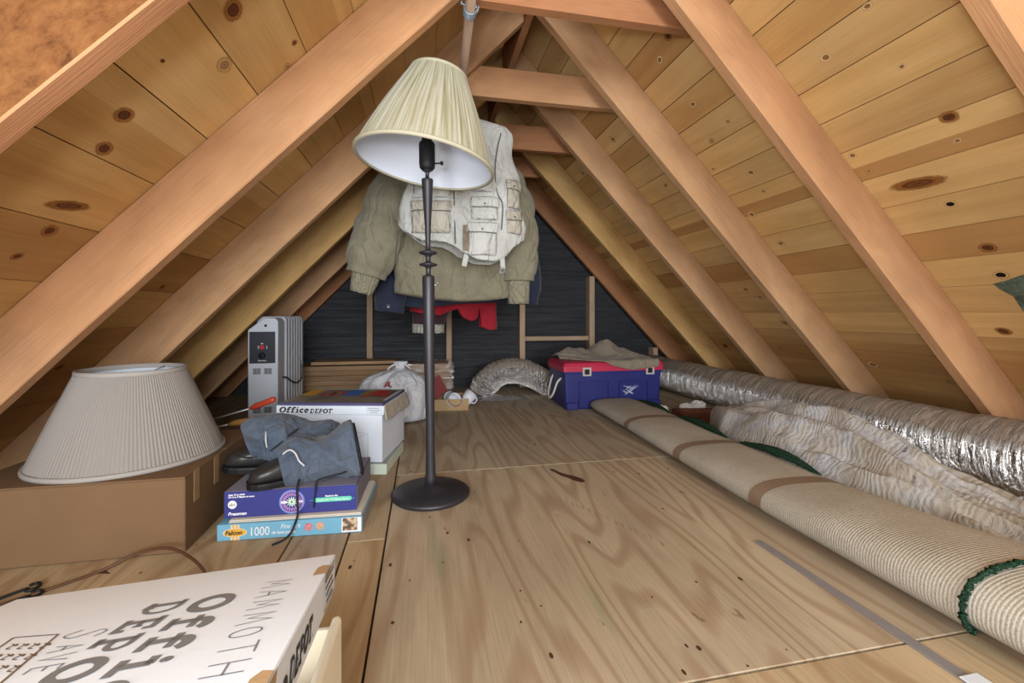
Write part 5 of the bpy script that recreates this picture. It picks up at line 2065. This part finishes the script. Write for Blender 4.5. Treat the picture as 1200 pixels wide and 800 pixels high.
M_band = plain('brown paper tape', '#84705e', 0.6, 0.08, 12, spec=0.3)
t = NT('dark green pile')
nz = t.noise(t.coord('Object'), 260.0, 3, 0.7)
t.setc(t.ramp(nz, [(0.3, '#14241c'), (0.5, '#24402f'), (0.7, '#52705c')]))
t.p(Roughness=1.0, Specular_IOR_Level=0.05)
t.bump(nz, 1.0, 0.01)
M_pile = t.m
RY0, RY1 = 0.40, 2.72
CTAB = [  # y, x centre, half width, height
    (0.38, 1.165, 0.150, 0.122), (0.66, 1.175, 0.170, 0.142), (0.9, 1.17, 0.162, 0.122), (1.2, 1.168, 0.157, 0.106), (1.7, 1.187, 0.158, 0.096), (2.3, 1.217, 0.168, 0.088), (2.6, 1.23, 0.172, 0.083), (2.72, 1.232, 0.162, 0.077)]


def rug_pt(y, th, off=0.0, shrink=0.0):
    xc, hw, hh = lerp_table(CTAB, y)
    hw -= shrink
    hh -= shrink * 1.6
    c_, s_ = math.cos(th), math.sin(th)
    x = xc + (hw + off) * sgnpow(c_, 0.72)
    z = hh / 2 + shrink * 0.8 + (hh / 2 + off) * sgnpow(s_, 0.82)
    z += 0.004 * noise.noise(Vector((x * 4, y * 2.5, 3))) * (1 if s_ > 0 else 0.2)
    return Vector((x, y, max(z, 0.0012)))


rug = thing('carpet_roll', (1.215, 1.6, 0), 'long flattened roll of carpet, beige ribbed backing outward, taped in brown bands', 'carpet')
N_ = 72
mb = MB().smooth()
ys = [0.655 + (RY1 - 0.655) * i / 90 for i in range(91)]
mb.rings([[rug_pt(y, 2 * PI * k / N_) for k in range(N_)] for y in ys], True, False, True)
ro = mb.build('outer_layer', M_carpet, rug, w=True)
mb = MB().smooth()
ys = [0.40 + 0.29 * i / 14 for i in range(15)]
mb.rings([[rug_pt(y, 2 * PI * k / N_, 0, 0.009) for k in range(N_)] for y in ys], True, False, False)
mb.rings([[rug_pt(0.40, 2 * PI * k / N_, 0, 0.009 + 0.013 * i) + Vector((0, 0.02 * (i % 2) - (0.012 if i else 0), 0)) for k in range(N_)] for i in range(4)], True, False, True)
mb.build('inner_layer', M_carpet, rug, w=True)
# coil of pile visible in the near end
mb = MB().smooth()
sp_ = []
for i in range(150):
    th = i / 150 * 2 * PI * 2.2 + 2.5
    sh = 0.016 + 0.058 * (i / 150) ** 0.9
    p = rug_pt(0.392, th, 0, sh)
    sp_.append(Vector((p.x, 0.392 - 0.004 * math.sin(i), p.z)))
mb.tube(sp_, 0.0035, 6)
mb.build('pile_coil', M_pile, rug, w=True)
# green bound edge of the outer layer
mb = MB().smooth()
n0 = 96
edge = []
for k in range(n0 + 1):
    th = R(-25) + R(245) * k / n0
    p = rug_pt(0.655, th, 0.001)
    p.y -= 0.004 + 0.008 * noise.noise(Vector((k * 0.9, 0, 0)))
    edge.append(p)
mb.tube(edge, [0.0048 + 0.0026 * abs(noise.noise(Vector((k * 0.7, 4, 0)))) for k in range(n0 + 1)], 8, nz=0.003, ns=160)
mb.build('bound_edge', M_pile, rug, w=True)
for yb0, slant in ((2.16, -0.06), (1.66, -0.04), (1.20, -0.03)):
    mb = MB().smooth()
    w_ = 0.026
    rs = []
    for k in range(41):
        th = R(20) + R(195) * k / 40
        dy = slant * (1 - k / 40)
        rs.append([rug_pt(yb0 + dy - w_, th, 0.0012) , rug_pt(yb0 + dy + w_, th, 0.0012)])
    b0 = len(mb.v)
    for a, b in rs:
        mb.vert(a)
        mb.vert(b)
    for k in range(40):
        mb.face((b0 + 2 * k, b0 + 2 * k + 1, b0 + 2 * k + 3, b0 + 2 * k + 2))
    if yb0 < 1.5:
        tail = [rug_pt(yb0 + 0.05, R(205), 0.003), rug_pt(yb0 + 0.0, R(200), 0.002), rug_pt(yb0 + 0.03, R(192), 0.0025)]
    o = mb.build('tape_band', M_band, rug, w=True)
# free edge of the carpet curling up along the right side
for ya, yb, am in ((1.22, 1.62, 0.016), (1.70, 2.12, 0.014), (2.2, 2.62, 0.01)):
    mb = MB().smooth()
    pts = []
    rr_ = []
    for k in range(31):
        y = ya + (yb - ya) * k / 30
        p = rug_pt(y, R(52), 0.004)
        s = math.sin(PI * k / 30)
        pts.append(p + Vector((0.01 * s, 0, am * s * 0.9)))
        rr_.append(0.004 + am * s)
    mb.tube(pts, rr_, 12, flat=0.8, nz=0.004, ns=120)
    mb.build('pile_edge', M_pile, rug, w=True)

# ------------------------------------------------------------------ wooden frame, paper scraps, blanket
M_mahog = wood('red brown frame wood', [(0.25, '#4f2c20'), (0.5, '#653a2a'), (0.75, '#774836')], long=1.5, cross=20)
wf_ = thing('wooden_frame', (1.66, 2.3, 0), 'reddish brown slatted wooden frame half under the quilted blanket', 'frame')
FMx = Matrix.Translation((1.515, 2.46, 0.002)) @ Matrix.Rotation(R(-9), 4, 'Z')
for lo, hi, nm in (((0, -0.52, 0), (0.035, 0.04, 0.042), 'rail'), ((0.33, -0.52, 0), (0.365, 0.04, 0.042), 'rail'), ((0.0355, 0.0, 0.005), (0.3295, 0.035, 0.04), 'slat'), ((0.0355, -0.12, 0.008), (0.3295, -0.085, 0.034), 'slat'), ((0.0355, -0.24, 0.008), (0.3295, -0.205, 0.034), 'slat')):
    mb = MB()
    mb.T = FMx
    mb.box(lo, hi, 0.003)
    mb.build(nm, M_mahog, wf_, w=True)
M_paper = plain('white paper', '#d2cfcc', 0.85, 0.06, 20)
for i, (x, y, r, lab) in enumerate(((1.70, 2.62, 0.028, 'white scrap of crumpled paper left of the others behind the wooden frame'), (1.80, 2.64, 0.034, 'largest white scrap of crumpled paper behind the wooden frame'), (1.50, 2.58, 0.03, 'crumpled white paper at the near corner of the wooden frame'))):
    bm = bmesh.new()
    bmesh.ops.create_icosphere(bm, subdivisions=4, radius=1.0)
    for v in bm.verts:
        d = v.co.copy()
        k = 1 + 0.5 * ridge(d * 1.9 + Vector((i * 3, 0, 0))) * 0.5 + 0.25 * noise.noise(d * 5 + Vector((i, i, 0)))
        v.co = Vector((d.x * r * 1.3 * k, d.y * r * k, max(-0.6, d.z) * r * 0.8 * k + r * 0.55))
        v.co.z = max(v.co.z, 0.0015)
    mb = MB()
    mb.add_bm(bm, Matrix.Translation((x, y, 0)))
    o = mb.build('crumpled_paper', M_paper, frame=Matrix.Translation((x, y, 0)))
    tag(o, lab, 'paper', 'paper scraps')

t = NT('quilted mover blanket')
co = t.coord('Object')
wp = t.noise(co, 5.0, 3, 0.5)
wp2 = t.noise(t.mapping(co, (1, 1, 1), (7, 3, 1)), 11.0, 3, 0.5)
sy = t.n('ShaderNodeSeparateXYZ', i_Vector=co)
ph = t.math('ADD', t.math('MULTIPLY', sy.outputs[1], 330.0), t.math('ADD', t.math('MULTIPLY', wp, 75.0), t.math('MULTIPLY', sy.outputs[0], -120.0)))
st = t.math('SINE', ph)
col = t.ramp(wp2, [(0.3, '#a09a90'), (0.48, '#b2aea8'), (0.6, '#b4b6bc'), (0.75, '#a29a8c')])
brown = t.maprange(sy.outputs[1], -0.8, -0.25, 0.8, 0.0)
col = t.mix(brown, col, '#85775f')
col = t.mix(0.1, col, t.ramp(t.maprange(st, -1, 1, 0, 1), [(0.0, '#8a8784'), (0.3, '#ffffff')]), 'MULTIPLY')
sp2 = t.noise(co, 19.0, 2, 0.5)
col = t.mix(t.maprange(sp2, 0.70, 0.74, 0, 0.55), col, '#47464c')
t.setc(col)
t.p(Roughness=0.9, Specular_IOR_Level=0.15)
t.bump(t.math('ADD', t.math('MULTIPLY', st, 0.11), t.math('MULTIPLY', t.noise(co, 12.0, 5, 0.65, 1.0), 2.5)), 0.7, 0.006)
M_quilt = t.m


FOLDS = [(0.0, 0.30, 0.98, 0.72, 0.060, 0.085), (0.03, 0.62, 0.62, 0.97, 0.050, 0.07), (0.0, 0.10, 0.8, 0.36, 0.045, 0.07), (0.3, 0.2, 1.0, 0.30, 0.040, 0.06), (0.42, 0.50, 1.0, 0.93, 0.040, 0.06), (0.12, 0.45, 0.6, 0.55, 0.030, 0.04), (0.55, 0.12, 1.0, 0.10, 0.03, 0.06)]


def blanket(u, v):
    y = 2.20 - 1.50 * u
    xl = lerp_table([(0.70, 1.35), (0.8, 1.348), (1.0, 1.340), (1.3, 1.338), (1.6, 1.352), (1.9, 1.40), (2.1, 1.50), (2.2, 1.60)], y)[0]
    xr = lerp_table([(0.70, 1.58), (0.85, 1.67), (1.0, 1.70), (1.15, 1.73), (1.3, 1.82), (1.5, 1.862), (1.9, 1.862), (2.1, 1.80), (2.2, 1.70)], y)[0]
    vv = v + 0.05 * noise.noise(Vector((u * 4, v * 3, 5)))
    x = xl + (xr - xl) * v
    hmax = lerp_table([(0.70, 0.05), (0.85, 0.095), (1.1, 0.13), (1.5, 0.15), (1.9, 0.15), (2.05, 0.125), (2.2, 0.05)], y)[0]
    hr = lerp_table([(0.70, 0.03), (1.0, 0.06), (1.3, 0.15), (1.6, 0.165), (1.9, 0.10), (2.2, 0.03)], y)[0]
    prof = hmax * (0.72 + 0.34 * math.sin(PI * min(1, max(0, vv)) * 0.9 + 0.25)) * (1 - vv) + (hr * 1.02) * vv + 0.03 * math.sin(PI * vv)
    f = 0.012 * ridge(Vector((v * 3.1 + 0.9 * noise.noise(Vector((u * 3, v, 0))), u * 2.2, 7.5)))
    for (u0, v0, u1, v1, am, wd) in FOLDS:
        if u1 - 0.001 > u0:
            s_ = min(1.0, max(0.0, (u - u0) / (u1 - u0)))
            vc = v0 + (v1 - v0) * s_ + 0.03 * math.sin(s_ * 9 + v0 * 20)
            d_ = abs(v - vc) / wd
            f += am * math.exp(-d_ ** 1.4) * math.sin(PI * (0.08 + 0.84 * s_)) * (1.0 if u0 <= u <= u1 else 0.2)
    f -= 0.03
    f += 0.016 * ridge(Vector((v * 6.5 - u * 3, u * 4.5, 1.5))) + 0.008 * noise.noise(Vector((v * 14, u * 22, 3)))
    e = min(1.0, (min(v, 1 - v) / 0.10)) ** 0.45 * min(1.0, (min(u, 1 - u) / 0.05)) ** 0.45
    z = 0.0025 + max(0.004, (prof + f)) * e
    return Vector((x + 0.018 * noise.noise(Vector((u * 9, v * 4, 8))) * e, y + 0.03 * noise.noise(Vector((u * 5, v * 6, 4))), z))


mb = MB().smooth()
mb.grid(150, 90, blanket, True)
o = mb.build('moving_blanket', M_quilt, frame=Matrix.Translation((1.6, 1.5, 0)))
tag(o, 'rumpled grey-beige quilted blanket heaped between the carpet roll and the foil duct', 'blanket')

# white ripped lining and dark patch at the near end of the blanket
M_ripped = cloth('white lining cloth', '#b4b6bd', '#c2c4c8', fold=16, foldamt=0.5)
mb = MB().smooth()


def lining(u, v):
    y = 0.86 + 0.34 * u
    x = 1.745 + 0.11 * v + 0.01 * u
    e = min(1.0, min(v, 1 - v) / 0.18) ** 0.5 * min(1.0, min(u, 1 - u) / 0.1) ** 0.5
    return Vector((x, y, 0.002 + e * (0.035 + 0.02 * ridge(Vector((u * 5, v * 3, 2))) + 0.012 * noise.noise(Vector((u * 9, v * 9, 0))))))


mb.grid(40, 26, lining, True)
o = mb.build('rag', M_ripped, frame=Matrix.Translation((1.8, 1.0, 0)))
tag(o, 'crumpled whitish rag at the near end of the quilted blanket by the duct', 'rag')

# ------------------------------------------------------------------ metal strip on the floor
M_strip = plain('dull grey metal', '#8a878a', 0.55, 0.1, 20, metal=0.2, spec=0.4)
ms = thing('metal_strip', (0.914, 0.8, 0), 'narrow dull grey metal strip lying on the floor beside the carpet roll', 'strip')
mb = MB()
mb.prism([(0.896, 1.06), (0.920, 1.06), (0.936, 0.40), (0.910, 0.40)], 0.0006, 0.0036, 0.0006, 'Z')
mb.build('strip', M_strip, ms, w=True)
mb = MB()
mb.box((0.905, 0.52, 0.0038), (0.945, 0.592, 0.0065), 0.001)
mb.build('white_tab', M_white, ms, w=True)

# ------------------------------------------------------------------ wires on the floor
M_copper = plain('brown cable sheath', '#553622', 0.5, 0.1, 30, spec=0.4)
mb = MB().smooth()
mb.tube(spline([(-1.02, 1.07, 0.004), (-0.92, 1.13, 0.004), (-0.84, 1.185, 0.0045), (-0.765, 1.25, 0.006), (-0.70, 1.275, 0.028), (-0.63, 1.268, 0.036), (-0.56, 1.23, 0.022), (-0.505, 1.175, 0.005), (-0.48, 1.10, 0.004), (-0.47, 1.0, 0.004)], 10), 0.0036, 8)
o = mb.build('cable', M_copper, frame=Matrix.Translation((-0.7, 1.2, 0)))
tag(o, 'thin brown cable looping over the floor in front of the cardboard box', 'cable')
for k, (px, py, lab) in enumerate(((-0.872, 1.205, 'looped wire end on the left floor, farther of two'), (-0.845, 1.172, 'looped wire end on the left floor, nearer of two'))):
    mb = MB().smooth()
    pts = [(px - 0.07, py - 0.07, 0.004), (px - 0.045, py - 0.04, 0.005), (px - 0.022, py - 0.014, 0.005)]
    pts += [(px + 0.010 * math.cos(R(a)), py + 0.013 * math.sin(R(a)), 0.0045 + 0.004 * (a + 170) / 330) for a in range(-170, 161, 30)]
    mb.tube(spline(pts, 5), 0.0034, 8)
    o = mb.build('wire_end', M_dark, frame=Matrix.Translation((px, py, 0)))
    tag(o, lab, 'wire', 'wire ends')

# ------------------------------------------------------------------ canvas gaiter boots on the game box
M_canvas = cloth('blue grey canvas', '#4b5768', '#606b7a', fold=11, foldamt=0.8, stain=0.3)
M_strap = plain('black strap webbing', '#1d1d22', 0.75, 0.08)
M_cord = plain('white drawcord', '#b9b9bd', 0.7, 0.08)
TOPZ = GZ + GH + 0.0012


def shoe(parent, M, L=0.26, W=0.046, H=0.06):
    """toe towards -x"""
    tab = [(0.0, 0.012, 0.010), (0.02, 0.028, 0.03), (0.06, 0.041, 0.042), (0.12, 0.046, 0.05), (0.20, 0.042, 0.062), (0.30, 0.036, 0.074), (0.45, 0.038, 0.08)]
    rs = []
    for i in range(24):
        s = 0.45 * i / 23
        w_, h_ = lerp_table(tab, s)
        w_ *= W / 0.046
        h_ *= H / 0.06
        rs.append([Vector((-L * 0.5 + s * L / 0.45, w_ * sgnpow(math.cos(2 * PI * k / 28), .8), 0.013 + max(0.0, (h_ * 0.5 + h_ * 0.5 * sgnpow(math.sin(2 * PI * k / 28), .75))) + 0.0015 * noise.noise(Vector((s * 60, k * .6, 2))))) for k in range(28)])
    mb = MB().smooth()
    mb.T = M
    mb.rings(rs)
    up = mb.build('shoe_upper', M_rubber, parent, w=True)
    rs = []
    for i in range(24):
        s = 0.45 * i / 23
        w_, h_ = lerp_table(tab, s)
        w_ = (w_ + 0.004) * W / 0.046
        rs.append([Vector((-L * 0.5 - 0.004 + s * (L + .006) / 0.45, yy, zz)) for yy, zz in ((-w_, 0), (w_, 0), (w_ + .001, 0.012), (w_, 0.018), (-w_, 0.018), (-w_ - .001, 0.012))])
    mb = MB()
    mb.T = M
    mb.rings(rs)
    mb.build('sole', M_dark, parent, w=True)
    return up


def gaiter(parent, path, rad, seed, floor_fn, n=110, flat=0.8, amp=0.02, open_end=True, sub=13):
    path = spline(path, sub)
    rr_ = spline([(r, f, 0) for r, f in rad], sub)
    N = len(path)
    rs = []
    for i, p in enumerate(path):
        d = (path[min(i + 1, N - 1)] - path[max(0, i - 1)]).normalized()
        s = d.cross(Vector((0, 0, 1))).normalized()
        u = s.cross(d)
        r, fl_ = rr_[i].x, rr_[i].y
        ring = []
        for k in range(n):
            th = 2 * PI * k / n
            dr = s * math.cos(th) + u * math.sin(th) * fl_
            q = p + dr * r
            w_ = amp * (1.25 * ridge(Vector((q.x * 8 + q.z * 6 + seed, q.y * 8, q.z * 9))) + 0.55 * ridge(Vector((q.x * 13 - q.z * 16, q.y * 15 + seed, q.z * 10 + q.x * 9))) + 0.12 * ridge(Vector((q.x * 40, q.y * 40 + seed, q.z * 30)))) * (0.5 if i > N - 4 else 1.0)
            q = q + dr.normalized() * w_
            q.z = max(q.z, floor_fn(q) + 0.0015 + 0.001 * (k % 3))
            ring.append(q)
        rs.append(ring)
    mb = MB().smooth()
    mb.rings(rs, True, True, not open_end)
    o = mb.build('canvas_leg', M_canvas, parent, w=True)
    solid(o, 0.0022, -1)
    return o, rs


def ffn(q):
    if q.x > -0.19:
        return TOPZ - 0.002
    return TOPZ


# rear boot: toe rests on the cardboard box corner
bt = thing('canvas_boot', (-0.47, 1.52, TOPZ), 'rear canvas boot with its black toe reaching out toward the big cardboard box', 'boot', group='canvas boots')
SMx = Matrix.Translation((-0.503, 1.53, 0.139)) @ Matrix.Rotation(R(4), 4, 'Z') @ Matrix.Rotation(R(4), 4, 'Y')
shoe(bt, SMx, 0.20, 0.045, 0.062)
ga, rsA = gaiter(bt, [(-0.535, 1.54, 0.20), (-0.495, 1.555, 0.215), (-0.45, 1.575, 0.203), (-0.40, 1.59, 0.196), (-0.345, 1.605, 0.19), (-0.30, 1.615, 0.175)], [(0.05, .95), (0.058, .98), (0.064, .94), (0.066, .88), (0.064, .82), (0.055, .8)], 2.0, ffn)
mb = MB().smooth()
pA = [Vector((-0.482, 1.51, 0.265)), Vector((-0.476, 1.49, 0.252)), Vector((-0.472, 1.48, 0.235)), Vector((-0.47, 1.485, 0.213))]
mb.tube(spline(pA, 6), 0.0026, 7)
mb.build('drawcord', M_cord, ga, w=True)
mb = MB().smooth()
mb.tube(spline([(-0.555, 1.492, 0.195), (-0.52, 1.482, 0.19), (-0.475, 1.48, 0.20), (-0.44, 1.492, 0.222), (-0.415, 1.507, 0.245), (-0.39, 1.525, 0.262)], 6), 0.0045, 8, flat=0.5)
mb.build('binding', M_strap, ga, w=True)

# front boot: toe to the left, wide open top to the right
bf = thing('canvas_boot', (-0.36, 1.45, TOPZ), 'front canvas boot with black shoe and wide open leg on the game box', 'boot', group='canvas boots')
SMf = Matrix.Translation((-0.405, 1.425, TOPZ)) @ Matrix.Rotation(R(22), 4, 'Z')
shoe(bf, SMf, 0.185, 0.042, 0.058)
gf, rsF = gaiter(bf, [(-0.405, 1.435, 0.172), (-0.375, 1.44, 0.178), (-0.335, 1.445, 0.18), (-0.285, 1.455, 0.182), (-0.235, 1.465, 0.19), (-0.20, 1.47, 0.196)], [(0.046, .95), (0.056, .95), (0.058, .85), (0.060, .85), (0.068, .95), (0.074, 1.0)], 7.0, ffn, amp=0.017)
mb = MB().smooth()
mb.tube([p + (p - sum(rsF[-1], Vector()) / len(rsF[-1])).normalized() * 0.001 for p in rsF[-1]] + [rsF[-1][0]], 0.0024, 6)
mb.build('binding', M_strap, gf, w=True)
mb = MB().smooth()
mb.tube(spline([(-0.405, 1.385, 0.205), (-0.392, 1.378, 0.228), (-0.375, 1.378, 0.236), (-0.36, 1.375, 0.225), (-0.35, 1.372, 0.205), (-0.335, 1.37, 0.19)], 6), 0.0026, 7)
mb.build('drawcord', M_cord, gf, w=True)
mb = MB().smooth()
mb.tube(spline([(-0.205, 1.405, 0.165), (-0.235, 1.39, 0.155), (-0.275, 1.379, 0.150), (-0.298, 1.372, 0.146), (-0.302, 1.366, 0.138), (-0.303, 1.362, 0.12), (-0.306, 1.361, 0.095), (-0.308, 1.360, 0.072)], 7), 0.0036, 8, flat=0.5)
mb.build('strap', M_strap, bf, w=True)
mb = MB().smooth()
mb.tube(spline([(-0.35, 1.40, 0.16), (-0.352, 1.372, 0.142), (-0.353, 1.362, 0.128), (-0.351, 1.357, 0.10), (-0.347, 1.345, 0.062), (-0.352, 1.335, 0.04), (-0.36, 1.327, 0.02), (-0.375, 1.315, 0.008), (-0.40, 1.30, 0.004)], 7), 0.0029, 8)
mb.build('strap', M_strap, bf, w=True)
